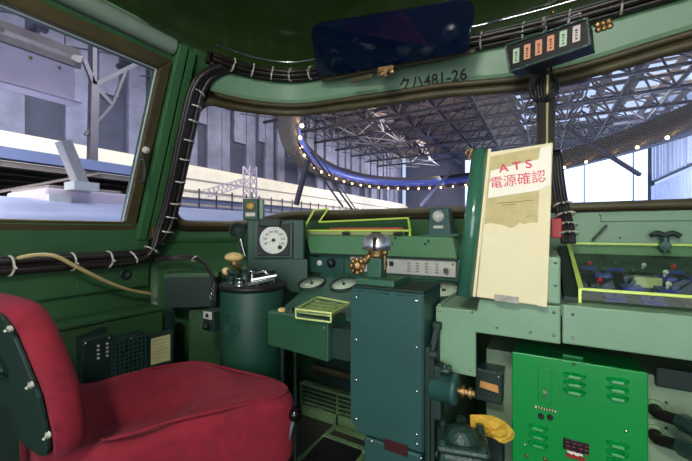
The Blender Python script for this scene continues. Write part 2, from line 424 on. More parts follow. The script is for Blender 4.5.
def bundle(name, label, paths, r, m, ties, cat='cable bundle', tr=None):
    c = paths[0][0]; t = thing(name, label, cat, c)
    for p in paths: link('cable', MB().tube(p, r, 8), m, t)
    for a, b, R in ties:
        a, b = V(a), V(b); x, y, d = basis(b-a)
        ring = [a+(x*math.cos(2*PI*k/12)+y*math.sin(2*PI*k/12))*R for k in range(12)]
        tm = MB().tube(ring, .0035, 6, closed=True, sub=1); tm.bar(ring[0], ring[0]+(ring[0]-a)*.5+V((0,0,-.006)), .004)
        link('cable_tie', tm, M_TIE, t)
    return t
path = [V((-1.455, -.6, -.11)), V((-1.455, .2, -.11)), V((-1.455, .55, -.11)), V((-1.45, .78, -.11)), V((-1.44, .85, -.08)), V((-1.43, .90, .0)),
        V((-1.39, .912, .12)), V((-1.32, .908, .3)), V((-1.262, .905, .45)), V((-1.222, .91, .56)), V((-1.19, .935, .625)), V((-1.155, .99, .672))]
ps = []
for i, (dx, dz) in enumerate(((0, .02), (.012, -.005), (0, -.02), (.014, .012), (.018, -.018), (.005, 0))):
    ps.append([p+V((dx*.8, dz*.5 if j > 4 else 0, (dz if j < 4 else dz*.2)))+(V((0, dz, 0)) if j >= 5 else V()) for j, p in enumerate(path)])
tie = []
for a, b in ((1, 2), (2, 3)):
    for k in (.1, .6): tie.append((path[a].lerp(path[b], k)+V((.008, 0, 0)), path[b], .031))
for i in (3, 4, 5, 6, 7, 8, 9): tie.append((path[i]+V((.006, 0, 0)), path[i+1], .027))
for i in (5, 6, 7, 8): tie.append((path[i].lerp(path[i+1], .5)+V((.006, 0, 0)), path[i+1], .027))
bundle('cable_bundle', 'black cable bundle with white ties along the left wall and up the corner post', ps, .011, M_CABLE, tie)
# bundle along the ceiling edge
s0 = .06; s1_ = SMAX-.2
ps = []
for dz, ins, k in ((.672, .05, 0), (.687, .055, 1), (.70, .05, 2), (.68, .072, 3), (.694, .075, 4)):
    ps.append([FP(s0+(s1_-s0)*i/24, dz-.02, ins)+V((0, 0, .02)) for i in range(25)])
tie = []
for i in range(1, 24): tie.append((FP(s0+(s1_-s0)*i/24, .67, .062)+V((0, 0, .016)), FP(s0+(s1_-s0)*(i+1)/24, .67, .062), .026))
bundle('overhead_wiring', 'brown wires tied in a long bundle along the ceiling edge over the windscreen', ps, .009, M_CABLE, tie)
link_rod = MB().tube([FP(s0+(SM+.3-s0)*i/20, .716, .10) for i in range(21)], .004, 6, sub=1)
tag(link('conduit_rod', link_rod, M_STEEL), 'thin bare metal rod following the ceiling edge above the tied wires', 'rod')

# sun visor
A, B_, C_, D_ = P(318, 77, Y=1.20), P(468, 51, Y=1.20), P(477, -3, Y=1.09), P(310, 24, Y=1.02)
t = thing('sun_visor', 'dark blue tinted sun visor folded up against the ceiling', 'sun visor', (A+B_)/2)
M4 = frame(A, B_-A, D_-A); W_ = (B_-A).length
nrm = (B_-A).cross(D_-A).normalized()
out = []
quad = [A, B_, C_, D_]
for i in range(4):
    p = quad[i]; a = quad[i-1]; b = quad[(i+1) % 4]; r = .05 if i in (3, 2) else .02
    p0 = p+(a-p).normalized()*r; p1 = p+(b-p).normalized()*r
    for k in range(7):
        f = k/6; out.append(p0*(1-f)**2+p*2*f*(1-f)+p1*f*f)
link('visor_panel', MB().prism(out, nrm*.004), G_VISOR, t)
hb = P(388, 72, Y=1.20)
link('visor_rail', MB().bar(P(322, 87, Y=1.225)+V((0,0,.03)), P(475, 60, Y=1.225)+V((0,0,.03)), .008, .012), M_GASK, t)
link('hinge_plate', MB().box(hb+V((-.045, 0, .0)), hb+V((.02, .01, .03))), M_BRASS, t, .003)
link('hinge_plate', MB().box(hb+V((-.17, .012, .0)), hb+V((-.07, .018, .018))), M_GASK, t, .002)
wn = MB().cyl(hb+V((0, -.02, -.004)), hb+V((0, .01, -.004)), .008)
for a in (-1, 1): wn.ball(hb+V((a*.02, -.015, -.008)), .011, (1.2, .5, .9), 10)
wn.ball(hb+V((0, -.02, -.02)), .009)
link('wing_nut', wn, M_BRASS, t)
# class number on the beam
def on_lintel(px, py):
    best = None
    for i in range(1200):
        s = SMAX*i/1200; p = FP(s, .62, .03); r = V((p.x*CYW+p.y*SY, -p.x*SY+p.y*CYW)); u = CX+F*r.x/r.y
        if best is None or abs(u-px) < best[0]: best = (abs(u-px), s)
    return best[1]
st = on_lintel(430, 0)
tm = textmb('クハ481-26', .056, Mx(), .0006, 1.05, 1.08, .0012)
tm.v = [FP(st+p.x,   .594+p.y, .0287+p.z) for p in tm.v]
tag(link('number_lettering', tm, M_INK), 'black class number lettering painted on the light green beam', 'lettering')

# alarm indicator box
TL, TR, BR, BL = P(506, 46, Y=1.175), P(587, 19, Y=1.12), P(590, 45, Y=1.12), P(510, 72, Y=1.175)
ux = (TR-TL); uz = (TL-BL); nn = uz.cross(ux).normalized()   # towards back
if nn.y < 0: nn = -nn
t = thing('indicator_box', 'black box with six small pale and salmon legend windows at the windscreen top', 'indicator panel', BL)
link('housing', MB().hexa([BL, BR, BR+nn*.07, BL+nn*.07, TL, TR, TR+nn*.07, TL+nn*.07]), M_BLACK, t, .003)
rim = MB()
for a, b in ((BL, BR), (BR, TR), (TR, TL), (TL, BL)): rim.bar(a-nn*.003, b-nn*.003, .006)
link('rim', rim, M_IRON, t)
for i, mm in enumerate((M_LG, M_LP, M_LP, M_LP, M_LG, M_LW)):
    fx = .12+i*.152; c = BL+(BR-BL)*fx+uz*.5
    M5 = frame(c-nn*.001, ux, uz); w_, h_ = .0135, .034
    q = link('legend_window', MB().box((-w_/2-.002, -h_*.62, 0), (w_/2+.002, h_*.62, .002), M5), mm, t)
    mk = MB()
    for k in range(4):
        mk.box((-.003+.001*(k % 2), .011-k*.0075, .002), (.003, .011-k*.0075-.0045+.001*(k % 3), .0028), M5)
    link('legend', mk, M_INK if i in (0, 5) else (M_PLATER if mm is M_LP else M_TEALM), q)
hd = MB().box((0, 0, 0), (1, 1, 1)); 
hp = TL+(TR-TL)*.5+nn*.02
br = MB(); top_ = uz.normalized()
a = TL+ux*.05+top_*.022; b = TL+ux*.95+top_*.022
br.tube([TL+ux*.05, a, b, TL+ux*.95], .003, 6, sub=1)
a2 = P(488, 23, Y=1.13); b2 = P(560, 0, Y=1.08)
br.bar(a2, b2, .006, .003)
br.bar(hp+top_*.0, hp+top_*.06+nn*.01, .01)
link('bracket', br, M_STEEL, t)
kn = MB().ball(hp+top_*.03-nn*.01, .007).ball(hp+top_*.055-nn*.01+ux.normalized()*.03, .006)
link('bracket_bolt', kn, M_BRASS, t)
g = MB()
for k in range(6): g.ball(TR+ux.normalized()*(.018+.012*(k % 3))+top_*(-.015-.014*(k//3))+nn*.02, .0085, (1, .7, 1), 10)
tag(link('brass_terminals', g, M_BRASS), 'cluster of small brass terminals right of the black indicator box', 'terminal')
# coil of wires and strap down the centre pillar
c = P(545, 88, Y=1.27)
t = thing('wire_coil', 'black wires looped in a coil under the indicator box in front of the pillar', 'wires', c)
for k in range(3):
    link('wire', MB().tube([c+V((.035*math.cos(a)-.004*k, .01*math.sin(a*2)-.006*k, .045*math.sin(a)+.004*k)) for a in [2*PI*i/14 for i in range(14)]], .0055, 7, closed=True, sub=2), M_BLACK, t)
for k in range(5):
    link('wire', MB().tube([c+V((-.015+.008*k, .01, .10)), c+V((-.02+.009*k, 0, .02)), c+V((-.012+.006*k, .0, -.08)), c+V((-.01+.005*k, .0, -.22))], .004, 6), M_BLACK if k != 3 else M_CREAMCABLE, t)
# harness right of the sign
pth = [P(556, 150, Y=1.28), P(559, 180, Y=1.28), P(563, 205, Y=1.26), P(568, 225, Y=1.24), P(570, 243, Y=1.22)]
ps = [[q+V((.008*i-.016, .004*(i % 2), 0)) for q in pth] for i in range(4)]
bundle('wire_harness', 'black strapped wire harness hanging behind the cream board at its right edge', ps, .008, M_BLACK,
       [(pth[2], pth[3], .024), (pth[2].lerp(pth[3], .5), pth[3], .024), (pth[3], pth[4], .024), (pth[3].lerp(pth[4], .5), pth[4], .024)])
tag(link('red_box', MB().box(P(551, 238, Y=1.22), P(562, 218, Y=1.22)+V((0, .05, 0))), M_RED, bev=.003), 'small red box half hidden behind the cream sign board', 'box')

# ------------------------------------------------------------------ desk: continuous cabinet
desk = thing('control_desk', 'green control desk running under the windscreen with sloping instrument ledge', 'desk', (0, 1.2, FLOOR))
# raised instrument ledge
xl, xr = P(303, 236, Y=1.25).x, P(452, 238, Y=1.25).x
sh = MB().hexa([V((xl+.045, 1.24, -.10)), V((xr+.02, 1.24, -.10)), V((xr+.02, 1.47, -.10)), V((xl+.045, 1.47, -.10)),
                V((xl, 1.265, -.022)), V((xr, 1.265, -.022)), V((xr, 1.47, -.022)), V((xl, 1.47, -.022))])
link('instrument_ledge', sh, mat('paint_ledge_green', (84, 134, 92), .4, var=.08, scale=8), desk, .004)
link('ledge_lip', MB().box((xl+.05, 1.232, -.105), (xr+.02, 1.26, -.098)), M_DARK, desk)
# rear bulkhead panel, dashboard face and slope
link('dash_panel', MB().box((-.86, 1.255, -.20), (-.13, 1.47, -.1005)), M_TEALM, desk, .002)
link('sloping_panel', MB().hexa([V((-.83, .96, -.40)), V((-.26, .96, -.40)), V((-.26, 1.30, -.40)), V((-.83, 1.30, -.40)),
                                 V((-.83, .96, -.285)), V((-.26, .96, -.285)), V((-.26, 1.2548, -.178)), V((-.83, 1.2548, -.178))]), M_TEALM, desk, .003)
dt = MB().box((-.14, .9005, -.19), (1.35, 1.439, -.162)); link('desktop', dt, M_GREEN_LIT, desk, .004)
link('side_shelf', MB().box((-.245, .9005, -.21), (-.1405, 1.25, -.195)), M_GREEN_LIT, desk, .003)
link('raised_box', MB().box((-.135, .886, -.1615), (.028, 1.25, -.058)), M_GREEN_LIT, desk, .004)
fa = MB().prism([V((x_, .885, z_)) for x_, z_ in ((-.245, -.195), (-.145, -.195), (-.14, -.165), (.028, -.165), (.028, -.248), (-.147, -.248), (-.147, -.357), (-.245, -.357))], (0, .015, 0))
link('apron', fa, M_GREEN_LIT, desk, .003)
link('apron', MB().box((.031, .885, -.245), (1.35, .90, -.1605)), M_GREEN_LIT, desk, .003)
link('back_panel', MB().box((-.26, 1.44, -.16), (1.35, 1.475, .062)), M_GREEN_LIT, desk, .003)
link('access_panel', MB().box((.16, 1.432, .03), (1.0, 1.44, .055)), M_GREEN_LIT, desk, .002)
link('lower_cabinet', MB().box((-.147, 1.05, FLOOR+.002), (1.35, 1.44, -.335)), mat('paint_grey_green', (124, 150, 118), .5, var=.1, scale=8, wear=((88, 110, 84), 30, .68)), desk, .003)
link('shaded_recess_panel', MB().box((-.147, 1.35, -.334), (1.35, 1.44, -.192)), M_DARK, desk)  # shadow of the recess put into this panel's dark green
link('side_panel', MB().box((-.245, .902, -.9), (-.235, 1.44, -.192)), M_GREEN_LIT, desk)
link('cable_tray', MB().box((-.24, 1.10, -.27), (1.3, 1.14, -.21)), M_DARK, desk, .004)
for x, z in ((-.235, -.205), (-.16, -.34), (.018, -.07), (.018, -.12), (-.21, -.34), (-.03, -.23), (.015, -.18), (.015, -.23), (-.1, -.23), (.05, -.23), (.27, -.2), (.05, -.18), (-.155, -.2)):
    screw(desk, (x, .885, z), (0, -1, 0), .003)
for px_, py_ in ((392, 244), (425, 244), (395, 238), (428, 241)):
    p = P(px_, py_, Y=1.25); screw(desk, p, (0, -1, .2), .0035, M_DARK)
# strip with legends
t = thing('legend_strip', 'long grey-white engraved strip behind the brass handle on the dashboard', 'label strip', P(352, 275, Y=1.24))
a, b = P(351, 256, Y=1.25), P(456, 277, Y=1.25)
zt, zb_ = -.107, -.166
link('plate', MB().box((a.x, 1.245, zb_), (b.x, 1.2545, zt)), M_STRIP, t, .002)
mk = MB()
L = b.x-a.x
for fx in (.58, .66, .74, .83):
  mk = MB()
  for k in range(4): mk.box((a.x+L*fx, 1.2442, zt-.012-.01*k), (a.x+L*fx+.012, 1.2452, zt-.018-.01*k))
  link('marking', mk, mat('faded_marking', (150, 140, 140), .6, bump=0), t)
link('selector_window', MB().box((a.x+L*.36, 1.242, zt-.03), (a.x+L*.39, 1.246, zt-.012)).box((a.x+L*.41, 1.242, zt-.03), (a.x+L*.45, 1.246, zt-.012)), M_DARK, t)
link('knob', MB().cyl((b.x-.03, 1.246, -.14), (b.x-.03, 1.225, -.14), .009), M_STEEL, t)
screw(t, (a.x+.012, 1.245, -.15), (0, -1, 0)); screw(t, (b.x-.01, 1.245, -.12), (0, -1, 0))
# small switch panel with white and black knob
a, b = P(310, 256, Y=1.25), P(340, 274, Y=1.25)
t = thing('switch_plate', 'small green switch plate with one white and one black knob', 'switch', (a+b)/2)
link('plate', MB().box((a.x, 1.243, b.z), (b.x+.02, 1.2545, a.z-.003)), M_TEAL, t, .002)
p = P(320, 263, Y=1.243); link('push_button', MB().lathe(p, (0, -1, 0), [(.013, 0), (.013, .006), (.010, .012), (0, .014)]), M_STRIP, t)
p = P(332, 263, Y=1.243); link('rotary_knob', MB().lathe(p, (0, -1, 0), [(.019, 0), (.019, .012), (.012, .022), (0, .024)]), M_BLACK, t)
# round gauges on the slope
sn = V((0, -(.285-.178), (1.2548-.96))).normalized(); sl = V((0, .2948, .107)).normalized()
def onslope(px_, py_):
    r = ray(px_, py_); p0 = V((0, .96, -.285)); d = p0.dot(sn)/r.dot(sn); return r*d
for px_, py_, lab in ((312, 284, 'left pressure gauge in the sloping desk, nearest the speedometer housing'), (344, 285, 'pressure gauge in the sloping desk half hidden by the teal tower'), (444, 291, 'gauge in the sloping desk right of the teal tower beside the sign holder')):
    p = onslope(px_, py_); t = thing('pressure_gauge', lab, 'gauge', p, group='gauges in the sloping desk')
    R = .052
    link('bezel', MB().lathe(p, sn, [(R+.006, -.002), (R+.006, .008), (R, .010), (R-.002, .004)], 36), M_DARK, t)
    link('dial_face', MB().lathe(p, sn, [(R-.001, .001), (R-.001, .003), (0, .003)], 36), M_WHITE, t)
    x_ = V((1, 0, 0)); y_ = sl; mk = MB()
    for k in range(13):
        a = -.7+k*(PI+1.4)/12; d = -x_*math.cos(a)+y_*math.sin(a); mk.bar(p+sn*.0035+d*R*.74, p+sn*.0035+d*R*.9, .0025, .0006)
    link('scale_marks', mk, M_INK, t)
    d = (x_*-.5+y_*.6).normalized(); link('needle', MB().bar(p+sn*.005-d*R*.15, p+sn*.005+d*R*.65, .003, .001).cyl(p+sn*.003, p+sn*.007, .006), M_INK, t)
    link('glass', MB().lathe(p, sn, [(R-.002, .0075), (0, .008)], 30), G_CLEAR, t)

# speedometer housing, turned towards the driver
hc = P(274, 240, Y=1.10)
rz = math.radians(33)
t = thing('speedometer_housing', 'dark green speedometer housing with round white dial at the left of the desk', 'speedometer', (hc.x, hc.y, -.26), rz)
W = world(t)
def loc(x, y, z): return W @ V((x, y, z+.26))
hz = hc.z
def lbox(mb, a, b): 
    return mb.box((a[0], a[1], a[2]+.26), (b[0], b[1], b[2]+.26), W)
link('housing', lbox(MB(), (-.115, .012, -.26), (.125, .11, hz+.085)), M_HOUSE, t, .006)
link('front_plate', lbox(MB(), (-.085, -.004, hz-.075), (.078, .012, hz+.072)), M_HOUSE, t, .003)
link('hood', lbox(MB(), (-.06, -.02, hz+.055), (.03, .03, hz+.09)), M_DARK, t, .006)
link('lower_casing', lbox(MB(), (-.10, .0, -.26), (.14, .011, hz-.08)), M_HOUSE, t, .003)
ax = (loc(0, -1, 0)-loc(0, 0, 0))
pc = loc(0, -.004, hz)
R = .054
link('bezel_plate', lbox(MB(), (-.066, -.008, hz-.066), (.066, -.004, hz+.066)), M_INK, t, .003)
link('dial_face', MB().lathe(pc, ax, [(R+.003, .003), (R+.003, .007), (R, .007), (0, .0071)], 36), M_WHITE, t)
rx = (loc(1, 0, 0)-loc(0, 0, 0)); mk = MB()
nums = MB()
for k in range(17):
    a = math.radians(205-k*230/16); d = rx*math.cos(a)+V((0, 0, 1))*math.sin(a); mk.bar(pc+ax*.0076+d*R*.84, pc+ax*.0076+d*R*.96, .0022, .0006)
for k in range(8):
    a = math.radians(205-k*230/7); d = rx*math.cos(a)+V((0, 0, 1))*math.sin(a)
    q = textmb(str(k*20), .016, frame(pc+ax*.0078+d*R*.66, rx, (0, 0, 1)), .0003); nums.add(q.v, q.f)
link('scale_marks', mk, M_INK, t); link('numerals', nums, M_INK, t)
d = (rx*-.9+V((0, 0, -.42))).normalized()
link('needle', MB().bar(pc+ax*.010, pc+ax*.010+d*R*.78, .0035, .001).cyl(pc+ax*.008, pc+ax*.013, .007), M_INK, t)
link('odometer_window', MB().cyl(pc+ax*.0075+rx*.026-V((0, 0, .03)), pc+ax*.009+rx*.026-V((0, 0, .03)), .009), M_INK, t)
for sx in (-1, 1):
    for sz in (-1, 1): screw(t, loc(sx*.056, -.008, hz+sz*.056), ax, .003)
screw(t, loc(0, 0, hz-.09), ax, .003)
# lamp box on top
lc = P(252, 217, Y=1.12)
t = thing('pilot_lamp_box', 'small green lamp box with brass ringed lamp standing on the speedometer housing', 'lamp', (lc.x, lc.y, hz+.085), rz)
Wl = world(t)
link('body', MB().box((-.033, -.03, 0), (.033, .03, .092), Wl), M_HOUSE, t, .004)
axl = (Wl @ V((0, -1, 0))-Wl @ V((0, 0, 0))); p = Wl @ V((0, -.03, .062))
link('lamp_ring', MB().lathe(p, axl, [(.019, 0), (.019, .008), (.013, .009), (.013, .004)]), M_BRASS, t)
link('lens', MB().lathe(p, axl, [(.013, .004), (.008, .007), (0, .008)]), mat('lens_amber', (196, 170, 90), .2), t)
link('label_plate', MB().box((-.02, -.033, .016), (.02, -.03, .032), Wl), M_TIE, t)
link('side_bracket', MB().box((.033, -.01, 0), (.05, .03, .09), Wl).cyl(Wl @ V((0, 0, .092)), Wl @ V((0, 0, .125)), .005), M_GREEN_LIT, t, .002)
# round horn/cup left of the housing
c = P(238, 231, Y=1.06)
t = thing('swivel_spotlight', 'small dark round lamp on a stem at the left of the speedometer', 'lamp', c)
d = V((.5, -.8, .2)).normalized()
link('shell', MB().lathe(c-d*.03, d, [(0, 0), (.02, .003), (.032, .02), (.036, .045), (.031, .046), (.028, .03), (0, .026)]), M_DARK, t)
link('stem', MB().tube([c-d*.02, c+V((.0, .02, -.05)), c+V((.012, .03, -.11))], .007), M_STEEL, t)

# lamp box right on the ledge
c = P(440, 236, Y=1.31)
t = thing('buzzer_box', 'small green box with round grey push knob standing on the instrument ledge', 'push button box', (c.x, c.y, -.022))
link('body', MB().hexa([V((c.x-.042, 1.285, -.022)), V((c.x+.048, 1.285, -.022)), V((c.x+.048, 1.36, -.022)), V((c.x-.042, 1.36, -.022)),
                        V((c.x-.034, 1.295, .085)), V((c.x+.036, 1.295, .085)), V((c.x+.036, 1.35, .085)), V((c.x-.034, 1.35, .085))]), M_TEAL, t, .004)
p = V((c.x, 1.29, .052)); link('push_knob', MB().lathe(p, (0, -1, 0), [(.022, 0), (.022, .006), (.017, .014), (0, .018)]), M_STRIP, t)
link('name_tag', MB().box((c.x-.018, 1.283, .008), (c.x+.018, 1.289, .018)), M_TIE, t)
link('plinth', MB().box((c.x-.06, 1.27, -.0219), (c.x+.075, 1.375, -.012)), M_TEALM, t, .002)

# fluorescent edged cover on ledge with red strip
A = P(303, 230, Y=1.27); A.z = -.0; B_ = P(314, 210, Y=1.33); C_ = P(328, 209, Y=1.40); D_ = P(319, 222, Y=1.37)
E1 = P(410, 232, Y=1.27); E1.z = A.z; E2 = P(408, 218, Y=1.37); A0 = V((A.x+.02, A.y, -.021)); E0 = V((E1.x-.0, E1.y, -.021))
t = thing('instrument_cover', 'clear cover with glowing yellow-green edges over the ledge instruments', 'cover', (A0+E0)/2)
ed = MB()
for a, b in ((A, B_), (B_, C_), (C_, D_), (A, E1), (D_, E2), (E1, E2), (E1, E0), (A, A0)): ed.bar(a, b, .007)
link('edge', ed, M_YG, t)
gb = MB(); gb.add([A, E1, E2, D_], [(0, 1, 2, 3)]); gb.add([A, B_, C_, D_], [(0, 1, 2, 3)]); gb.add([A0, E0, E1, A], [(0, 1, 2, 3)])
link('sheet', gb, G_CLEAR, t)
t = thing('indicator_row', 'red bar with small dark knobs inside the yellow-green edged cover', 'instrument', V(((A.x+E1.x)/2, 1.33, -.022)))
a = P(330, 228, Y=1.33); b = P(403, 228, Y=1.33)
link('bar', MB().box((a.x, 1.325, -.004), (b.x, 1.337, .012)), mat('red_bar', (214, 84, 84), .5), t, .002)
link('rail', MB().box((a.x-.15, 1.318, -.0215), (b.x, 1.345, -.0045)), M_PAPER, t)
for px_ in (346, 376, 398): 
    p = P(px_, 233, Y=1.31); link('knob', MB().ball((p.x, 1.31, -.012), .017, (1.3, .7, .55)), M_GASK, t)

# sign holder -----------------------------------------------------------
a, b, c, d = P(489, 152, Y=.915), P(553, 142, Y=.915), P(547, 307, Y=.862), P(476, 297, Y=.862)
b = b+(b-a)*0; bn = (b-a).cross(d-a).normalized()
if bn.y > 0: bn = -bn
t = thing('sign_board', 'cream ATS notice board with red lettering standing on the desk front', 'notice board', (c+d)/2)
link('board', MB().hexa([d, c, c-bn*.02, d-bn*.02, a, b, b-bn*.02, a-bn*.02]), M_CREAM, t, .003)
def bp(fx, fz, off=0): # fx 0..1 left-right, fz 0..1 top-bottom
    return a*(1-fx)*(1-fz)+b*fx*(1-fz)+c*fx*fz+d*(1-fx)*fz+bn*off
def quadplate(x0, z0, x1, z1, o0, o1, pts=None):
    q = pts or [(x0, z1), (x1, z1), (x1, z0), (x0, z0)]
    v0 = [bp(x, z, o0) for x, z in q]; n_ = len(q)
    return MB().prism(v0, bn*(o1-o0))
rag = [(.03, .515), (.03, .04), (.80, .02), (.84, .12), (.83, .51)]
low = [(.03+.8*k/12, .52+random.uniform(-.006, .01)+(.07 if k in (7,) else .03 if k in (6, 8) else 0)) for k in range(12, -1, -1)]
sp_ = MB(); lo_ = [.505+random.uniform(-.006, .008)+(.03 if k in (6,) else .015 if k in (5, 7) else 0) for k in range(13)]
for k in range(12):
    x0_, x1_ = .03+.8*k/12, .03+.8*(k+1)/12
    sp_.prism([bp(x0_, lo_[k]), bp(x1_, lo_[k+1]), bp(x1_, .035-.015*(k+1)/12), bp(x0_, .035-.015*k/12)], bn*.0012)
link('stained_paper', sp_, M_TAPE, t)
link('label', quadplate(.06, .105, .98, .31, .0012, .0022, [(.05, .33), (.82, .30), (.98, .27), (.98, .02), (.82, .03), (.80, .10), (.06, .14)][::1]), M_LABEL, t)
M6 = frame(bp(.45, .13, .0026), bp(1, .13)-bp(0, .15), a-d); link('lettering', textmb('A T S', .028, M6, .0003, 1.1, 1, .0004), M_REDTXT, t)
M6 = frame(bp(.49, .225, .0026), bp(1, .215)-bp(0, .235), a-d); link('lettering', textmb('電源確認', .031, M6, .0004, .96), M_REDTXT, t)
sm = MB(); sm.bar(bp(.2, .37, .0015), bp(.75, .36, .0015), .0025, .001); sm.bar(bp(.28, .385, .0015), bp(.5, .38, .0015), .002, .001); sm.bar(bp(.66, .47, .0015), bp(.72, .455, .0015), .004, .001)
link('stain', sm, mat('brown_stain', (120, 100, 64), .7), t)
link('edge_strip', quadplate(.88, .02, 1.0, 1.0, .0023, .0035, [(.87, 1.0), (1.0, 1.0), (1.0, .30), (.89, .30)]), M_CREAM, t)
link('clip', quadplate(.28, .965, .62, 1.005, .002, .005), mat('dull_aluminium', (150, 150, 138), .6, var=.3, scale=90), t)
# half tube holder
a2, b2 = P(472, 150, Y=.922), P(456, 293, Y=.875)
e2 = P(489, 151, Y=.922); f2 = P(474, 298, Y=.875)
tc0 = (a2+e2)/2; tc1 = (b2+f2)/2; R = (e2-a2).length/2
t = thing('rolled_holder', 'glossy dark green half tube standing against the left edge of the cream board', 'holder', tc1)
x_, y_, d_ = basis(tc0-tc1); hv = []
NN = 18
for cc in (tc1, tc0):
    for rr in (R, R-.004):
        for k in range(NN+1):
            an = PI+PI*k/NN
            hv.append(cc+V((math.cos(an)*rr, math.sin(an)*rr, 0)))
m1 = NN+1; ff = []
for k in range(NN): ff += [(k, k+1, 2*m1+k+1, 2*m1+k), (m1+k+1, m1+k, 3*m1+k, 3*m1+k+1), (2*m1+k, 2*m1+k+1, 3*m1+k+1, 3*m1+k), (k+1, k, m1+k, m1+k+1)]
ff += [(0, 2*m1, 3*m1, m1), (NN, m1+NN, 3*m1+NN, 2*m1+NN)]
hm = MB(); hm.add(hv, ff, True)
link('shell', hm, mat('gloss_green', (54, 104, 82), .2, var=.05, bump=.02, coat=.5), t)
link('edge_strip', MB().bar(tc1+V((R+.002, -.004, 0)), tc0+V((R+.002, -.004, 0)), .005, .006), M_CREAM, t)
link('wire_hook', MB().tube([tc0+V((-.03, 0, -.012)), tc0+V((-.035, 0, .0)), tc0+V((-.02, .0, .006)), tc0+V((-.03, .0, -.02))], .003, 6), M_BRASS, t)

# ------------------------------------------------------------------ tower
Yf = .80
xa, xb = P(351, 290, Y=Yf).x, P(423, 290, Y=Yf).x
t = thing('controller_tower', 'tall dark teal master controller cabinet in the middle of the desk', 'controller', ((xa+xb)/2, .88, FLOOR))
zt = -.150
bodyp = [(xa, zt), (xb, zt), (xb, -.53), (xa+.025, -.53), (xa, -.505)]
link('cabinet', MB().prism([V((x, Yf+.004, z)) for x, z in bodyp], (0, .155, 0)), M_TEAL, t, .003)
link('front_plate', MB().prism([V((x, Yf-.004, z)) for x, z in ((xa, zt-.008), (xb-.002, zt-.008), (xb-.002, -.525), (xa+.025, -.525), (xa, -.50))], (0, .0075, 0)), M_TEAL, t, .002)
link('lower_column', MB().box((xa+.045, Yf+.012, FLOOR), (xb-.004, .94, -.5302)), M_TEAL, t, .006)
link('lower_plate', MB().box((xa+.04, Yf-.004, -.66), (xb-.002, Yf+.0115, -.531)), M_TEAL, t, .006)
link('top_cap', MB().box((xa+.004, Yf-.002, zt), (xb+.002, .957, zt+.006)), M_DARK, t, .003)
for z in (-.175, -.285, -.39, -.492):
    screw(t, (xa+.018, Yf-.004, z), (0, -1, 0)); screw(t, (xb-.014, Yf-.004, z+.008), (0, -1, 0))
link('nameplate', MB().box(P(384, 438, Y=Yf-.006), P(408, 457, Y=Yf-.004)), M_PLATER, t, .001)
screw(t, P(372, 441, Y=Yf-.004), (0, -1, 0)); screw(t, P(421, 458, Y=Yf-.004), (0, -1, 0)); screw(t, P(417, 444, Y=Yf-.004), (0, -1, 0))
bx0, bx1 = P(356, 280, Y=.82).x, P(400, 280, Y=.90).x
link('handle_plinth', MB().box((xa+.006, .815, zt+.006), (xa+.115, .93, zt+.022)), M_TEALM, t, .002)
pp = P(377, 280, Y=.87)
link('pedestal', MB().box((pp.x-.022, .85, zt+.022), (pp.x+.020, .892, -.075)), M_TEALM, t, .002)
# handle: chrome dome, brass body and knob
hd_ = link('handle', MB().lathe((pp.x, .87, -.075), (0, 0, 1), [(.0, 0), (.02, 0), (.026, .006), (.022, .014), (.026, .02), (.018, .03), (0, .03)]), M_BRASS, t, label='brass handle hub under the chrome dome')
link('dome', MB().lathe((pp.x, .87, -.053), (0, 0, 1), [(.024, .0), (.040, .0), (.040, .014), (.035, .032), (.022, .043), (0, .046)]), M_CHROME, hd_, label='polished chrome dome')
kx = P(358, 266, Y=.83); kb = MB()
kb.cyl((pp.x-.01, .865, -.066), kx, .011); 
kb.ball(kx, .017)
for k in range(8):
    an = 2*PI*k/8; kb.ball(kx+V((math.cos(an)*.018, -.004, math.sin(an)*.018)), .008, n=8)
kb.ball(V((pp.x+.028, .86, -.06)), .009).cyl((pp.x+.028, .86, -.06), (pp.x+.028, .86, -.105), .0035)
link('star_knob', kb, M_BRASS, hd_)
link('key_slot', MB().box((pp.x+.008, .826, -.055), (pp.x+.014, .84, -.018)), M_INK, hd_)
# linkage on right flank
lk = MB()
lk.bar((xb+.012, .83, -.30), (xb+.016, .872, -.235), .012, .008).bar((xb+.012, .83, -.30), (xb+.012, .83, -.36), .012).bar((xb+.014, .872, -.235), (xb+.014, .875, -.33), .010)
lk.bar((xb+.012, .84, -.36), (xb+.012, .84, -.60), .018, .012).bar((xb+.012, .872, -.33), (xb+.012, .87, -.60), .010)
lk.box((xb, .82, -.62), (xb+.01, .878, -.28))
for y, z in ((.83, -.30), (.872, -.24), (.84, -.36), (.86, -.45), (.85, -.55), (.87, -.34)): lk.cyl((xb+.005, y, z), (xb+.024, y, z), .010)
link('linkage', lk, M_DARK, t)
c = P(447, 388, Y=.85)
t = thing('round_motor', 'small round teal motor at the right flank of the tall controller cabinet', 'motor', c)
link('casing', MB().lathe(c+V((-.04, 0, 0)), (1, 0, 0), [(0, 0), (.030, 0), (.034, .006), (.034, .052), (.036, .053), (.036, .062), (.028, .066), (0, .067)]), M_TEAL, t)
link('bracket', MB().box((c.x-.045, c.y-.02, c.z-.075), (c.x-.01, c.y+.02, c.z+.055)), M_DARK, t, .004)
link('shaft', MB().cyl(c+V((.025, 0, 0)), c+V((.065, .0, 0)), .008).cyl(c+V((.035, 0, -.0)), c+V((.042, 0, 0)), .014).cyl(c+V((.052, 0, -.0)), c+V((.058, 0, 0)), .013), M_BRASS, t)
for dy in (-.02, .02): link('bolt', MB().cyl(c+V((-.01, dy*.6, .045)), c+V((.008, dy*.6, .045)), .007, n=6), M_IRON, t)

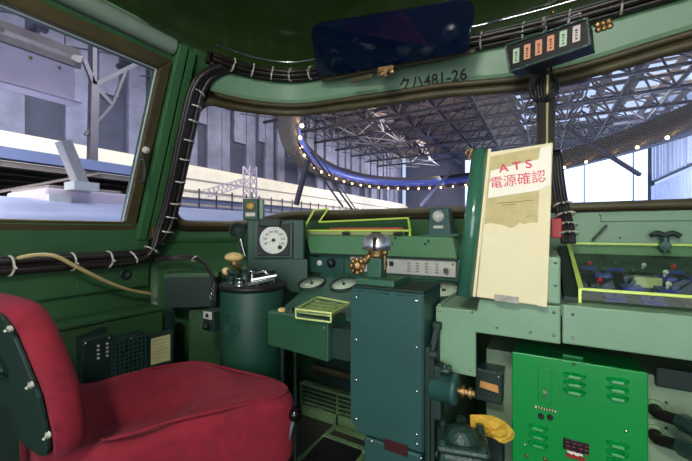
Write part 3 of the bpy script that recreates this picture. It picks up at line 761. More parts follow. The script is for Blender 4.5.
# control box with timetable rack
x0, x1 = P(268, 313, Y=.85).x, P(328, 318, Y=.85).x
t = thing('desk_box', 'dark green box projecting from the desk beside the teal tower', 'control box', ((x0+x1)/2, .95, -.38))
link('casing', MB().hexa([V((x0, .85, -.372)), V((x1, .85, -.385)), V((x1, .957, -.385)), V((x0, .957, -.372)), V((x0, .85, -.262)), V((x1, .85, -.262)), V((x1, .957, -.262)), V((x0, .957, -.262))]), M_TEALM, t, .003)
link('front_plate', MB().hexa([V((x0+.003, .846, -.369)), V((x1-.003, .846, -.381)), V((x1-.003, .8495, -.381)), V((x0+.003, .8495, -.369)), V((x0+.003, .846, -.268)), V((x1-.003, .846, -.268)), V((x1-.003, .8495, -.268)), V((x0+.003, .8495, -.268))]), mat('paint_box_green', (40, 84, 58), .4, var=.1), t, .001)
link('side_extension', MB().box((x1, .87, -.38), (xa-.002, .957, -.288)), M_DARK, t, .002)
p = P(282, 311, Z=-.262); link('cream_button', MB().lathe(p, (0, 0, 1), [(.012, 0), (.012, .006), (.008, .010), (0, .011)]), M_CREAMKNOB, t)
p = P(291, 311, Z=-.262); link('lever_switch', MB().cyl(p, p+V((0, 0, .008)), .009).ball(p+V((.004, 0, .014)), .007), M_IRON, t)
for q in ((x0+.01, -.268), (x1-.01, -.275)): screw(t, (q[0], .846, q[1]-.01), (0, -1, 0), .0025)
# rack
A = P(296, 309, Z=-.235); B_ = P(331, 313, Z=-.235); C_ = P(350, 303, Z=-.235); D_ = P(318, 297, Z=-.235)
t = thing('card_rack', 'clear card tray with pale yellow-green edges on top of the desk box', 'tray', V(((A.x+C_.x)/2, (A.y+C_.y)/2, -.262)))
ed = MB()
for a, b in ((A, B_), (B_, C_), (C_, D_), (D_, A)): ed.bar(a, b, .005); 
for a in (A, B_): ed.bar(a, V((a.x, a.y, -.261)), .004)
ed.bar(V((A.x, A.y, -.261)), V((B_.x, B_.y, -.261)), .004)
link('edge', ed, mat('acrylic_edge_pale', (214, 226, 140), .35, bump=0), t)
g = MB(); g.add([A, B_, C_, D_], [(0, 1, 2, 3)]); link('sheet', g, G_CLEAR, t)
cm = MB()
for k in range(5):
    for j in range(6):
        f = (k+.5)/5; gq = (j+.5)/6; c = A.lerp(B_, gq).lerp(D_.lerp(C_, gq), f); c = V((c.x, c.y, -.245))
        cm.box(c-V((.011, .010, .003)), c+V((.009, .008, .002+random.uniform(0, .003))))
link('printed_card', cm, mat('card_pale_green', (160, 180, 120), .6, var=.25, scale=90, bump=0), t)

# brake stand --------------------------------------------------------
bc = V((-.955, .955, 0)); R = .118
t = thing('brake_stand', 'round dark teal brake valve stand left of the desk', 'brake stand', (bc.x, bc.y, FLOOR))
link('column', MB().lathe((bc.x, bc.y, FLOOR), (0, 0, 1), [(0, 0), (R, 0), (R, .70-.025), (R-.006, .70-.012), (0, .70-.012)], 48), M_HOUSE, t)
link('top_rim', MB().lathe((bc.x, bc.y, -.214), (0, 0, 1), [(R+.001, 0), (R+.006, .003), (R+.006, .014), (R-.004, .018), (0, .018)], 48), M_BLACK, t)
em = MB(); cdir = V((-bc.x*.0+.35, -.94, 0)).normalized()
pe = bc+V((.1, -.99, 0)).normalized()*R*1.0; pe.z = -.33
for rr in (.034, .021, .009):
    ring = []
    for k in range(24):
        a = 2*PI*k/24; th = math.atan2(pe.y-bc.y, pe.x-bc.x)+rr*math.cos(a)/R; ring.append(V((bc.x+math.cos(th)*(R+.0005), bc.y+math.sin(th)*(R+.0005), pe.z+rr*math.sin(a))))
    em.tube(ring, .0022, 6, closed=True, sub=1)
link('cast_emblem', em, M_HOUSE, t)
zt = -.196
t = thing('brake_valve', 'brake valve of steel and black castings on top of the round stand', 'brake valve', (bc.x, bc.y, zt))
link('valve_body', MB().lathe((bc.x-.01, bc.y, zt), (0, 0, 1), [(.075, 0), (.075, .008), (.05, .014), (.045, .026), (.025, .03), (.022, .05), (0, .052)]), M_DARK, t)
bl = MB()
for k in range(7):
    a = 2*PI*k/7+.3; q = V((bc.x+math.cos(a)*.085, bc.y+math.sin(a)*.085, zt)); link('bolt', MB().cyl(q, q+V((0, 0, .016)), .008, n=6), M_IRON, t)
arm = MB(); arm.tube([V((bc.x-.02, bc.y-.01, zt+.05)), V((bc.x+.02, bc.y-.02, zt+.036)), V((bc.x+.07, bc.y-.01, zt+.045)), V((bc.x+.075, bc.y-.0, zt+.02))], .007, 8)
arm.cyl((bc.x+.04, bc.y-.045, zt+.0), (bc.x+.04, bc.y-.045, zt+.04), .006)
link('lever', arm, M_STEEL, t)
for k, (dx, dy, r, h) in enumerate(((-.05, -.06, .012, .045), (.02, -.085, .010, .03), (.06, .03, .014, .05), (-.07, .0, .010, .03), (.0, -.04, .016, .06))):
    link('fitting', MB().lathe((bc.x+dx, bc.y+dy, zt+.0), (0, 0, 1), [(r*1.5, 0), (r*1.5, .006), (r, .008), (r, h-.006), (r*1.3, h-.004), (r*1.1, h), (0, h)], 14), M_STEEL if k % 2 else M_IRON, t)
rod = MB().bar((bc.x+.055, bc.y-.08, zt+.008), (bc.x+.112, bc.y-.01, zt+.024), .009).bar((bc.x+.045, bc.y-.055, zt+.02), (bc.x+.115, bc.y+.0, zt+.035), .006)
link('guard_rod', rod, M_STEEL, t)
kp = P(234, 257, d=1.24); 
link('handle_knob', MB().ball(kp, .034, (1.05, .9, .5), 20), M_CREAMKNOB, t, label='cream oval handle knob')
link('handle_stem', MB().tube([kp, kp+V((.008, 0, -.03)), V((bc.x-.02, bc.y-.01, zt+.04))], .011, 8), M_BRASS, t)
k2 = P(226, 271, d=1.22); link('release_knob', MB().ball(k2, .014), M_CREAMKNOB, t)
link('release_lever', MB().tube([k2, k2+V((.03, .01, -.004)), V((bc.x-.03, bc.y-.03, zt+.028))], .008, 8), M_IRON, t)
pipe = MB().tube([P(238, 240, Y=1.06), P(240, 250, Y=1.03), P(241, 265, Y=1.0)], .004, 6)
link('air_pipe', pipe, M_STEEL, t)

# ------------------------------------------------------------------ left wall things
hose = [P(14, 259, X=-1.40), P(35, 255, X=-1.39), P(55, 256, X=-1.38), P(75, 266, X=-1.38), P(105, 281, X=-1.40), P(130, 290, X=-1.42), P(152, 294, X=-1.44)]
tag(link('cream_hose', MB().tube(hose, .0065, 8), M_CREAMCABLE), 'cream coloured loose cable drooping over the black bundle on the left wall', 'cable')
hz2 = [P(152, 262, X=-1.43), P(175, 259, X=-1.40), P(195, 259, X=-1.33), P(207, 268, X=-1.27), P(213, 283, X=-1.22), P(216, 300, X=-1.20)]
bundle('corner_wires', 'thin wires arching from the left wall bundle down beside the brake stand', [[p+V((0, .0, .006*i)) for p in hz2] for i in range(3)], .005, M_CABLE, [(hz2[2], hz2[3], .014)], 'wires')
ub = MB().box((-1.488, -.9, -.235), (-1.47, .86, .02)); 
t = thing('upper_wall_panel', 'long green cover panel under the side window', 'wall panel', (-1.48, 0, -.235))
link('panel', ub, M_GREEN_SHADED, t, .003)
for y in (.1, .35, .6, .8):
    screw(t, (-1.47, y, -.2), (1, 0, 0), .003)
link('sill_cap', MB().box((-1.488, -.9, .0205), (-1.462, .86, .03)), M_POST, t)
link('grommet', MB().lathe(P(125, 274, X=-1.47), (1, 0, 0), [(.022, 0), (.022, .006), (.014, .008), (.012, .002), (0, .002)]), M_DARK, t)
t = thing('wall_duct', 'green boxed duct running low along the left wall', 'duct', (-1.43, 0, FLOOR))
link('casing', MB().box((-1.488, -.9, FLOOR), (-1.37, .86, -.325)), M_GREEN_SHADED, t, .004)
link('top_lip', MB().box((-1.488, -.9, -.3245), (-1.36, .86, -.312)), M_GREEN_SHADED, t, .002)
for y in (.1, .4, .7): screw(t, (-1.37, y, -.35), (1, 0, 0), .003)
def onx(px_, py_, X=-1.37): return P(px_, py_, X=X)
# terminal box
a = onx(82, 341, -1.33); b = onx(112, 375, -1.33)
t = thing('terminal_box', 'dark green terminal box with two rows of small holes low on the left wall', 'terminal box', V((-1.37, (a.y+b.y)/2, -.52)))
link('body', MB().box((-1.3698, a.y, -.52), (-1.325, b.y, a.z)), M_DARK, t, .003)
link('mounting_tab', MB().prism([V((-1.3698, a.y+.0, a.z)), V((-1.3698, b.y, a.z)), V((-1.3698, b.y, a.z+.02)), V((-1.3698, b.y-.02, a.z+.025)), V((-1.3698, a.y, a.z+.006))], (.006, 0, 0)), M_DARK, t)
for k in range(4):
    for j in range(2): link('terminal', MB().cyl((-1.3255, a.y+.045+j*.028, a.z-.028-.014*k), (-1.321, a.y+.045+j*.028, a.z-.028-.014*k), .004, n=10), M_STRIP, t)
screw(t, (-1.3255, b.y-.01, a.z-.01), (1, 0, 0)); screw(t, (-1.3255, a.y+.01, a.z-.01), (1, 0, 0))
a = onx(113, 341, -1.31); b = onx(148, 335, -1.31)
t = thing('resistor_box', 'dark green box with a perforated grid front beside the terminal box', 'resistor box', V((-1.37, (a.y+b.y)/2, -.53)))
link('body', MB().box((-1.3698, a.y, -.53), (-1.315, b.y, a.z)), M_DARK, t, .003)
gr = MB(); nx, nz = 7, 8
for i in range(nx+1):
    y = a.y+.008+(b.y-a.y-.016)*i/nx; gr.box((-1.315, y-.002, -.52), (-1.307, y+.002, a.z-.008))
for k in range(nz+1):
    z = -.52+(a.z-.01+.52)*k/nz; gr.box((-1.3148, a.y+.006, z-.002), (-1.3075, b.y-.006, z+.002))
link('grille', gr, M_TEAL, t); screw(t, (-1.307, (a.y+b.y)/2, a.z-.008), (1, 0, 0))
# notice frame on the corner
a, b, c, d = P(149, 337, X=-1.31), P(172, 331, Y=1.02), P(172, 360, Y=1.02), P(149, 368, X=-1.31)
b = P(172, 331, X=-1.27); c = P(172, 362, X=-1.27)
t = thing('notice_frame', 'pale paper notice in a dark frame low in the left corner', 'notice', (c+d)/2)
link('backing', MB().hexa([d, c, c+V((-.03, .01, 0)), d+V((-.03, .01, 0)), a, b, b+V((-.03, .01, 0)), a+V((-.03, .01, 0))]), M_DARK, t)
nx_ = (b-a).cross(d-a).normalized(); nx_ = nx_ if nx_.x > 0 else -nx_
g = MB().prism([d+(a-d)*.08+(c-d)*.08, c+(b-c)*.08-(c-d)*.08, b-(b-c)*.08-(b-a)*.08, a-(a-d)*.08+(b-a)*.08], nx_*.002); link('paper', g, M_PAPER, t)
e = MB()
for p, q in ((a, b), (b, c), (c, d), (d, a)): e.bar(p+nx_*.003, q+nx_*.003, .008)
link('frame', e, M_DARK, t)
mk = MB()
for k in range(6): 
    f = .18+.11*k; p = a.lerp(d, f).lerp(b.lerp(c, f), .2); q = a.lerp(d, f).lerp(b.lerp(c, f), .8-.1*(k % 3)); mk.bar(p+nx_*.0028, q+nx_*.0028, .0025, .0006)
link('print', mk, mat('print_olive', (122, 120, 70), .7, bump=0), t)
link('bracket', MB().box((-1.3698, .865, -.5), (-1.33, .885, -.33)), M_DARK, t)
# dark junction box in corner
a = P(163, 279, X=-1.30); b = P(203, 305, X=-1.14)
t = thing('corner_junction_box', 'plain dark green box mounted in the corner behind the brake stand', 'junction box', V((-1.325, .99, -.33)), math.radians(40))
W = world(t)
link('body', MB().box((-.12, -.03, 0), (.08, .10, .125), W), M_DARK, t, .004)
link('lid', MB().box((-.122, -.034, .0), (.083, -.0305, .13), W), M_DARK, t, .002)
link('ledge', MB().box((-.13, -.02, .1255), (.09, .10, .145), W), M_GREEN_SHADED, t, .002)
t = thing('corner_pedestal', 'dark green corner panel below the junction box', 'panel', V((-1.2, 1.1, FLOOR)), math.radians(50))
W = world(t); link('panel', MB().box((-.2, .04, 0), (.2, .06, .55), W), M_GREEN_SHADED, t, .003)
link('strip', MB().box((-.02, .03, 0), (-.01, .0395, .55), W), M_DARK, t)
# keys/plugs
c = P(212, 295, d=1.42)
t = thing('key_bunch', 'small bunch of metal rings and keys hanging by the brake stand', 'keys', c)
for k in range(3): link('ring', MB().tube([c+V((.014*math.cos(a), .005*k, .02*math.sin(a)+.016*k)) for a in [2*PI*i/10 for i in range(10)]], .002, 5, closed=True, sub=1), M_STEEL, t)
link('key', MB().box(c+V((-.008, 0, -.06)), c+V((.008, .003, -.02))), M_STEEL, t)
c = P(208, 316, d=1.36)
t = thing('wall_socket', 'small dark socket with a pale round outlet beside the brake stand', 'socket', c+V((0, 0, -.09)))
link('body', MB().box(c+V((-.03, .0, -.06)), c+V((.035, .06, .02))), M_DARK, t, .003)
link('outlet', MB().box(c+V((-.025, -.004, -.012)), c+V((.025, 0, .018))), M_STRIP, t, .002)
link('pin_hole', MB().cyl(c+V((0, -.006, .003)), c+V((0, -.003, .003)), .008), M_INK, t)
link('knob', MB().ball(c+V((.0, -.008, -.04)), .014), M_BLACK, t)
c = P(186, 240, X=-1.40)
# window catch handle
a = P(141, 172, X=-1.36)
t = thing('window_catch', 'slim dark metal catch handle on the side window post', 'handle', a)
link('bar', MB().tube([a+V((.0, 0, .05)), a+V((.022, 0, .045)), a+V((.024, 0, -.03)), a+V((.0, 0, -.04))], .006, 8), M_DARK, t)
link('catch_knob', MB().cyl(P(146, 150, X=-1.345), P(146, 150, X=-1.31), .013).ball(P(146, 150, X=-1.305), .010), M_TIE, t)
a = P(156, 231, X=-1.44)
t = thing('latch', 'small metal latch at the lower corner of the side window', 'latch', a)
link('body', MB().box(a+V((-.02, -.02, -.03)), a+V((.012, .02, .02))), M_GASK, t, .004); link('pin', MB().cyl(a+V((.012, 0, 0)), a+V((.03, 0, 0)), .007), M_STEEL, t)

# ------------------------------------------------------------------ driver seat
t = thing('driver_seat', 'red plush driver seat with dark green metal back plate', 'seat', (-.95, .5, FLOOR))
def cushion(out, z0, z1, crown=.02, R=.045, n=None):
    # lofted pillow: rounded profile around an outline
    mb = MB(); c = sum((V((x, y, 0)) for x, y in out), V())/len(out); m = len(out)
    prof = [(.0, .90), (.3, .97)] 
    rows = []
    th = z1-z0
    P_ = [(0, -R*1.0), (.0, 0)]
    lv = []
    for k in range(7): a = -PI/2+PI/2*k/6; lv.append((R*(1-math.cos(a)), z0+R+R*math.sin(a)))
    for k in range(7): a = PI/2*k/6; lv.append((R*(1-math.cos(a)), z1-R+R*math.sin(a)))
    for ins, z in lv:
        for x, y in out:
            d = V((x, y, 0))-c; L = d.length; p = c+d*((L-ins)/L); mb.v.append(V((p.x, p.y, z)))
    q0 = len(lv)
    for f in (.75, .5, .25, .0):
        for x, y in out:
            d = V((x, y, 0))-c; L = d.length; p = c+d*((L-R)/L)*f
            mb.v.append(V((p.x, p.y, z1+crown*(1-f*f))))
    tot = q0+4
    for k in range(tot-1):
        for i in range(m): mb.f.append((k*m+i, k*m+(i+1) % m, (k+1)*m+(i+1) % m, (k+1)*m+i)); mb.sm.append(True)
    mb.f.append(tuple(range(m))[::-1]); mb.sm.append(False)
    return mb
ctrl = [(-.845, .37), (-.77, .50), (-.685, .64), (-.625, .745), (-.64, .80), (-.72, .825), (-.88, .825), (-1.02, .815), (-1.10, .78), (-1.19, .62), (-1.25, .45), (-1.23, .37), (-1.05, .34)]
def smoothc(c, sub=5):
    q = []; m = len(c)
    for i in range(m):
        p0, p1, p2, p3 = (V(c[(i+j) % m]) for j in (-1, 0, 1, 2))
        for k in range(sub):
            u = k/sub; r = .5*((2*p1)+(p2-p0)*u+(2*p0-5*p1+4*p2-p3)*u*u+(3*p1-p0-3*p2+p3)*u**3); q.append((r.x, r.y))
    return q
so = smoothc(ctrl)
cu = cushion(so, -.67, -.452, .012, .045)
cc = V((-.93, .60, 0))
for p in cu.v:      # hollow in the middle, raised side bolsters, creases
    if p.z > -.50:
        dx = (p.x-(-1.0+.3*(p.y-.4)))/.22; dy = (p.y-.62)/.25
        p.z -= .082*math.exp(-(dx*dx)*2.2-(((p.y-.52)/.2)**2)*1.1)
        p.z += .006*math.sin(p.x*37+p.y*21)*math.exp(-((p.y-.55)/.2)**2)
sc_ = link('cushion', cu, M_SEAT, t)
s_ = sc_.modifiers.new('sub', 'SUBSURF'); s_.levels = 1; s_.render_levels = 2
# seam piping around top
R_ = .045; c0 = sum((V((x, y, 0)) for x, y in so), V())/len(so)
pipe = []
for x, y in so[:45]:
    d = V((x, y, 0))-c0; L = d.length; p = c0+d*((L-.020)/L); pipe.append(V((p.x, p.y, -.461)))
link('piping', MB().tube(pipe, .0045, 8, sub=1), M_SEAT, t)
# backrest
def BR_(x, y, z):   # backrest local: x width, y thickness (front +), z height -> world, reclined
    rec = math.radians(10)
    return V((-1.025+x, .315+y*math.cos(rec)-z*math.sin(rec), -.485+z*math.cos(rec)+y*math.sin(rec)*.5))
ol = []
for k in range(56):
    a = 2*PI*k/56; ex = .42
    cx_ = abs(math.cos(a))**ex*(1 if math.cos(a) > 0 else -1); cz_ = abs(math.sin(a))**ex*(1 if math.sin(a) > 0 else -1)
    hw = .212-.07*max(cz_, 0)-.012*max(-cz_, 0); ol.append((cx_*hw, .172+cz_*.172))
bm = MB(); lv = []
T = .062; RR = .030
for k in range(6): a = -PI/2+PI/2*k/5; lv.append((.022*(1-math.cos(a)), .022+.022*math.sin(a)-.0))
for k in range(7): a = PI/2*k/6; lv.append((RR*(1-math.cos(a)), T-RR+RR*math.sin(a)))
cz0 = .172
def shrink(x, z, ins):
    L = math.hypot(x, z-cz0); f = (L-ins)/L; return x*f, cz0+(z-cz0)*f
for ins, y in lv:
    for x, z in ol: q = shrink(x, z, ins); bm.v.append(BR_(q[0], y, q[1]))
for f in (.7, .35, .0):
    for x, z in ol: q = shrink(x, z, RR); bm.v.append(BR_(q[0]*f, T+.015*(1-f*f), cz0+(q[1]-cz0)*f))
# back side closing ring
mm_ = len(ol); tot = len(lv)+3
for k in range(tot-1):
    for i in range(mm_): bm.f.append((k*mm_+i, (k+1)*mm_+i, (k+1)*mm_+(i+1) % mm_, k*mm_+(i+1) % mm_)); bm.sm.append(True)
bm.f.append(tuple(range(mm_))); bm.sm.append(False)
bo = link('backrest', bm, M_SEAT, t); s_ = bo.modifiers.new('sub', 'SUBSURF'); s_.levels = 1; s_.render_levels = 1
pl = [shrink(x, z, .020) for x, z in ol]
pm = MB().prism([BR_(x, -.002, z) for x, z in pl], BR_(0, -.010, 0)-BR_(0, -.002, 0))
bp_ = link('back_plate', pm, M_DARK, t, .002)
for px_, py_ in ((12, 328), (33, 384), (50, 434)):
    r = ray(px_, py_); n_ = (BR_(0, 1, 0)-BR_(0, 0, 0)); o_ = BR_(0, -.010, 0); dd = o_.dot(n_.cross(V((1, 0, 0))).cross(V((1, 0, 0))))  # unused
    nn2 = (BR_(1, 0, 0)-BR_(0, 0, 0)).cross(BR_(0, 0, 1)-BR_(0, 0, 0)).normalized()
    p = r*(o_.dot(nn2)/r.dot(nn2)); nb = -nn2 if nn2.y > 0 else nn2
    bb = link('plate_screw', MB().cyl(p-nb*.0, p+nb*.006, .006).cyl(p+nb*.004, p+nb*.012+V((.006, 0, .0)), .0025), M_TIE, bp_)
link('handle_ring', MB().tube([BR_(.03+.03*math.cos(a), -.02, .20+.02*math.sin(a)) for a in [2*PI*k/12 for k in range(12)]], .004, 6, closed=True, sub=1), M_IRON, bp_)
link('seat_pan', MB().prism([V((c0.x+(x-c0.x)*.9, c0.y+(y-c0.y)*.9, -.692)) for x, y in so], (0, 0, .022)), M_DARK, t)
link('pedestal', MB().lathe((-.96, .58, FLOOR), (0, 0, 1), [(.16, 0), (.16, .012), (.06, .02), (.05, .03), (.05, .208), (0, .208)]), M_DARK, t)
link('arm_bracket', MB().bar(V((-1.05, .30, -.68)), V((-1.05, .28, -.40)), .05, .012).bar(V((-1.05, .30, -.68)), V((-1.0, .45, -.685)), .05, .012), M_DARK, t)
kb = P(295, 414, d=.98)
lv_ = link('lever', MB().tube([P(268, 456, d=.95), P(281, 459, d=.965), P(288, 440, d=.975), kb], .0065, 8, sub=2).bar(P(268, 456, d=.95), V((-.74, .62, -.69)), .014), mat('lever_grey', (112, 132, 128), .35, metal=.4), t)
link('knob', MB().ball(kb, .020), mat('black_gloss', (14, 12, 12), .12, bump=0), lv_, label='glossy black ball knob')

# ------------------------------------------------------------------ footwell
a = P(301, 411, Z=FLOOR); b = P(352, 424, Z=FLOOR)
Yg = 1.36; gx0, gx1 = P(300, 411, Y=Yg).x, -.30
t = thing('foot_heater', 'low green heater with horizontal slots at the back of the footwell', 'heater', ((gx0+gx1)/2, 1.42, FLOOR))
link('casing', MB().box((gx0, Yg+.012, FLOOR), (gx1, 1.40, FLOOR+.14)), M_DARK, t, .003)
link('top', MB().box((gx0-.004, Yg, FLOOR+.1403), (gx1, 1.40, FLOOR+.152)), M_FRAME, t, .003)
sl_ = MB()
for k in range(4): sl_.box((gx0, Yg, FLOOR+.062+.020*k), (gx1, Yg+.011, FLOOR+.068+.020*k))
sl_.box((gx0, Yg-.001, FLOOR), (gx1, Yg+.011, FLOOR+.052))
for x in (gx0, gx0+.21, gx0+.44, gx1-.01): sl_.box((x, Yg-.001, FLOOR), (x+.008, Yg+.011, FLOOR+.14))
link('grille', sl_, M_FRAME, t)
link('back_board', MB().box((gx0+.06, 1.405, FLOOR), (gx1, 1.415, -.46)), M_DARK, t)
link('pipe', MB().cyl((gx0+.06, 1.385, FLOOR+.23), (gx1, 1.385, FLOOR+.23), .014), M_GASK, t)
t = thing('foot_plate', 'dark floor plate in a worn green frame in the footwell', 'floor plate', (-.75, 1.1, FLOOR))
fx0, fx1, fy0, fy1 = -.83, -.50, .76, 1.33
link('plate', MB().box((fx0, fy0, FLOOR), (fx1, fy1, FLOOR+.010)), mat('lino_brown', (66, 56, 50), .55, var=.2), t)
e = MB().box((fx0, fy1-.02, FLOOR+.01), (fx1, fy1, FLOOR+.022)).box((fx1-.025, fy0, FLOOR+.01), (fx1, fy1-.0201, FLOOR+.022)).box((fx0, fy0, FLOOR+.01), (fx0+.02, fy1-.0201, FLOOR+.022))
link('frame', e, M_FRAME, t)
t = thing('foot_pedal', 'black foot pedal with a worn metal hinge on the footwell floor', 'pedal', (-.77, 1.08, FLOOR+.01))
link('tread', MB().hexa([V((-.80, .95, FLOOR+.012)), V((-.62, .95, FLOOR+.012)), V((-.62, 1.20, FLOOR+.03)), V((-.80, 1.20, FLOOR+.03)), V((-.80, .95, FLOOR+.024)), V((-.62, .95, FLOOR+.024)), V((-.62, 1.20, FLOOR+.045)), V((-.80, 1.20, FLOOR+.045))]), M_BLACK, t, .004)
link('hinge', MB().box((-.81, 1.2, FLOOR+.012), (-.61, 1.225, FLOOR+.045)).box((-.62, 1.0, FLOOR+.012), (-.60, 1.1995, FLOOR+.035)), M_FRAME, t, .003)
p = P(340, 462, Z=FLOOR+.02)
tag(link('brown_wedge', MB().box(p+V((-.05, -.05, -.018)), p+V((.04, .05, .01))), mat('wood_brown', (120, 88, 50), .6)), 'small brown block on the footwell floor beside the tower foot', 'block')
tag(link('vertical_pipes', MB().cyl((-.83, .975, FLOOR), (-.83, .975, -.402), .007).cyl((-.815, 1.03, FLOOR), (-.815, 1.03, -.402), .006), M_IRON), 'pair of thin pipes rising behind the brake stand to the desk', 'pipes')

# ------------------------------------------------------------------ right lower group
def vent(name, label, px0, py0, px1, py1, tagm=True):
    a = P(px0, py0, Y=1.0); b = P(px1, py1, Y=1.0)
    t = thing(name, label, 'vent box', V(((a.x+b.x)/2, 1.05, b.z)), group='perforated boxes on the lower cabinet')
    link('body', MB().box((a.x, 1.0, b.z), (b.x, 1.0498, a.z)), M_DARK, t, .004)
    hm = MB()
    for i in range(5):
        for k in range(4):
            x = a.x+.012+(b.x-a.x-.024)*(i+.5*(k % 2))/4.6; z = b.z+.02+.011*k; hm.prism([V((x-.004, .999, z)), V((x, .999, z-.0035)), V((x+.004, .999, z)), V((x, .999, z+.0035))], (0, .002, 0))
    link('perforation', hm, M_INK, t)
    link('flange', MB().box((a.x-.003, .996, a.z-.004), (b.x+.003, 1.0498, a.z+.003)), M_IRON, t)
    for x in (a.x+.008, b.x-.008): screw(t, (x, 1.0, a.z-.012), (0, -1, 0), .0025)
    return t, a, b
t, a, b = vent('vent_box', 'black perforated box with an orange tag right of the round motor', 475, 368, 502, 406)
link('tag', MB().hexa([V((a.x+.012, .997, -.425)), V((b.x-.008, .997, -.432)), V((b.x-.008, .9995, -.432)), V((a.x+.012, .9995, -.425)), V((a.x+.014, .997, -.408)), V((b.x-.01, .997, -.412)), V((b.x-.01, .9995, -.412)), V((a.x+.014, .9995, -.408))]), M_ORANGE, t)
vent('vent_box', 'black perforated box under the yellow cloth', 478, 428, 503, 470)
# cast valve
c = P(462, 442, d=.80)
t = thing('cast_valve', 'dark cast iron valve body with bolted cover at the foot of the tower', 'valve', V((c.x, c.y, FLOOR)))
Wv = Mx.Translation(c) @ Mx.Rotation(math.radians(14), 4, 'Z')
link('body', MB().box((-.05, -.045, -.14), (.05, .05, -.005), Wv), M_IRON, t, .012)
link('bracket', MB().box((-.02, -.02, FLOOR-c.z), (.02, .03, -.139), Wv), M_DARK, t)
link('cover', MB().box((-.056, -.052, -.004), (.056, .056, .012), Wv), M_IRON, t, .010)
link('boss', MB().lathe(Wv @ V((0, 0, .012)), (0, 0, 1), [(.036, 0), (.033, .012), (.022, .022), (0, .026)]), M_IRON, t)
for sx in (-1, 1):
    for sy in (-1, 1): link('bolt', MB().cyl(Wv @ V((sx*.043, sy*.04, .012)), Wv @ V((sx*.043, sy*.04, .024)), .0095, n=6), M_IRON, t)
link('nipple', MB().cyl(Wv @ V((0, .05, .0)), Wv @ V((0, .05, .03)), .012), M_IRON, t)
# yellow cloth
pts = [(470, 416), (480, 414), (492, 417), (503, 421), (511, 430), (513, 436), (503, 438), (492, 436), (480, 431), (472, 424)]
cl = MB(); base = [P(x, y, d=.86) for x, y in pts]; cen = sum(base, V())/len(base)
for k, f in enumerate((1, .7, .35, 0)):
    for i, p in enumerate(base): cl.v.append(cen+(p-cen)*f+V((.0, -.016*(1-f*f)-.007*math.sin(i*2.3+k), .004*math.cos(i*1.7))))
m = len(pts)
for k in range(3):
    for i in range(m): cl.f.append((k*m+i, k*m+(i+1) % m, (k+1)*m+(i+1) % m, (k+1)*m+i)); cl.sm.append(False)
n0 = len(cl.v)
o = link('yellow_cloth', cl, M_CLOTH); tag(o, 'crumpled yellow cloth tucked beside the cast iron valve', 'cloth')
sd = o.modifiers.new('s', 'SOLIDIFY'); sd.thickness = .008
# bright green box
Yb = .95
x0, x1 = P(513, 352, Y=Yb).x, P(647, 372, Y=Yb).x
t = thing('relay_cabinet', 'bright green metal relay cabinet with louvres on the lower wall', 'cabinet', ((x0+x1)/2, 1.0, -.66))
ztop = -.30
link('body', MB().box((x0, Yb+.004, -.66), (x1, 1.0498, ztop-.001)), M_BRIGHT, t, .003)
link('front_cover', MB().box((x0-.002, Yb-.002, -.60), (x1+.002, Yb+.0035, ztop)), M_BRIGHT, t, .003)
link('lower_cover', MB().box((x0-.001, Yb-.001, -.655), (x1+.001, Yb+.0035, -.6025)), M_BRIGHT, t, .002)
def gb(px_, py_, y=Yb-.002): return P(px_, py_, Y=y)
def louvres(px_, py_, w, dy, n=3, sl_=.2):
    for k in range(n):
        a = gb(px_, py_+dy*k); b = gb(px_+w, py_+dy*k+w*sl_); z = (a.z+b.z)/2
        lm = MB(); nseg = 8; hv = []
        x0_, x1_ = a.x, b.x
        prof_ = [(0, .006), (-.009, .001), (-.010, -.004), (0, -.0045)]
        for j in range(nseg+1):
            f = j/nseg; e_ = min(1, min(f, 1-f)*6)
            for yy, zz in prof_: hv.append(V((x0_+(x1_-x0_)*f, Yb-.002+yy*e_, z+zz*(.5+.5*e_))))
        ff = [(j*4+q, (j+1)*4+q, (j+1)*4+(q+1) % 4, j*4+(q+1) % 4) for j in range(nseg) for q in range(4)]
        lm.add(hv, ff, False); link('louvre', lm, M_BRIGHT, t)
louvres(563, 373, 23, 8); louvres(606, 378, 23, 8.5); louvres(528, 425, 20, 8.5); louvres(606, 442, 23, 8.5)
e = MB(); q = [gb(538, 366), gb(552, 368), gb(552, 405), gb(538, 402)]
x_0, x_1, z_0, z_1 = q[0].x, q[1].x, q[3].z, q[0].z
link('hatch', MB().box((x_0, Yb-.0045, z_0), (x_1, Yb-.0022, z_1)), M_BRIGHT, t, .001)
link('hatch_latch', MB().cyl(gb(545, 392, Yb-.0046), gb(545, 392, Yb-.010), .005).box(gb(543.5, 398, Yb-.009), gb(546.5, 388, Yb-.0046)), M_POST, t)
link('label_strip', MB().box(gb(535, 408, Yb-.004), V((gb(556, 412).x, Yb-.0022, gb(556, 412).z+.004))), M_PAPER, t)
mk = MB()
for k in range(7): xx = gb(537, 0).x+.0055*k; zz = gb(545, 408.5).z; mk.box((xx, Yb-.0046, zz-.003), (xx+.003, Yb-.0041, zz+.002))
link('label_print', mk, M_INK, t)
for px_, py_ in ((541, 416), (550, 417)):
    p = gb(px_, py_, Yb-.0022); link('socket', MB().lathe(p, (0, -1, 0), [(.0065, 0), (.0065, .004), (.003, .005), (.0025, .001), (0, .001)], 14), M_INK, t)
a = gb(563, 437); b = gb(589, 457); 
link('nameplate', MB().box((a.x, Yb-.005, b.z+.004), (b.x, Yb-.0022, a.z)), M_PLATE, t, .001)
mk = MB()
for k in range(4):
    for j in range(4): 
        xx = a.x+.006+.012*j; zz = a.z-.008-.0085*k; mk.box((xx, Yb-.0056, zz), (xx+.005+.003*((k+j) % 2), Yb-.0051, zz+.0018))
link('nameplate_print', mk, mat('print_dim_red', (150, 50, 60), .6, bump=0), t)
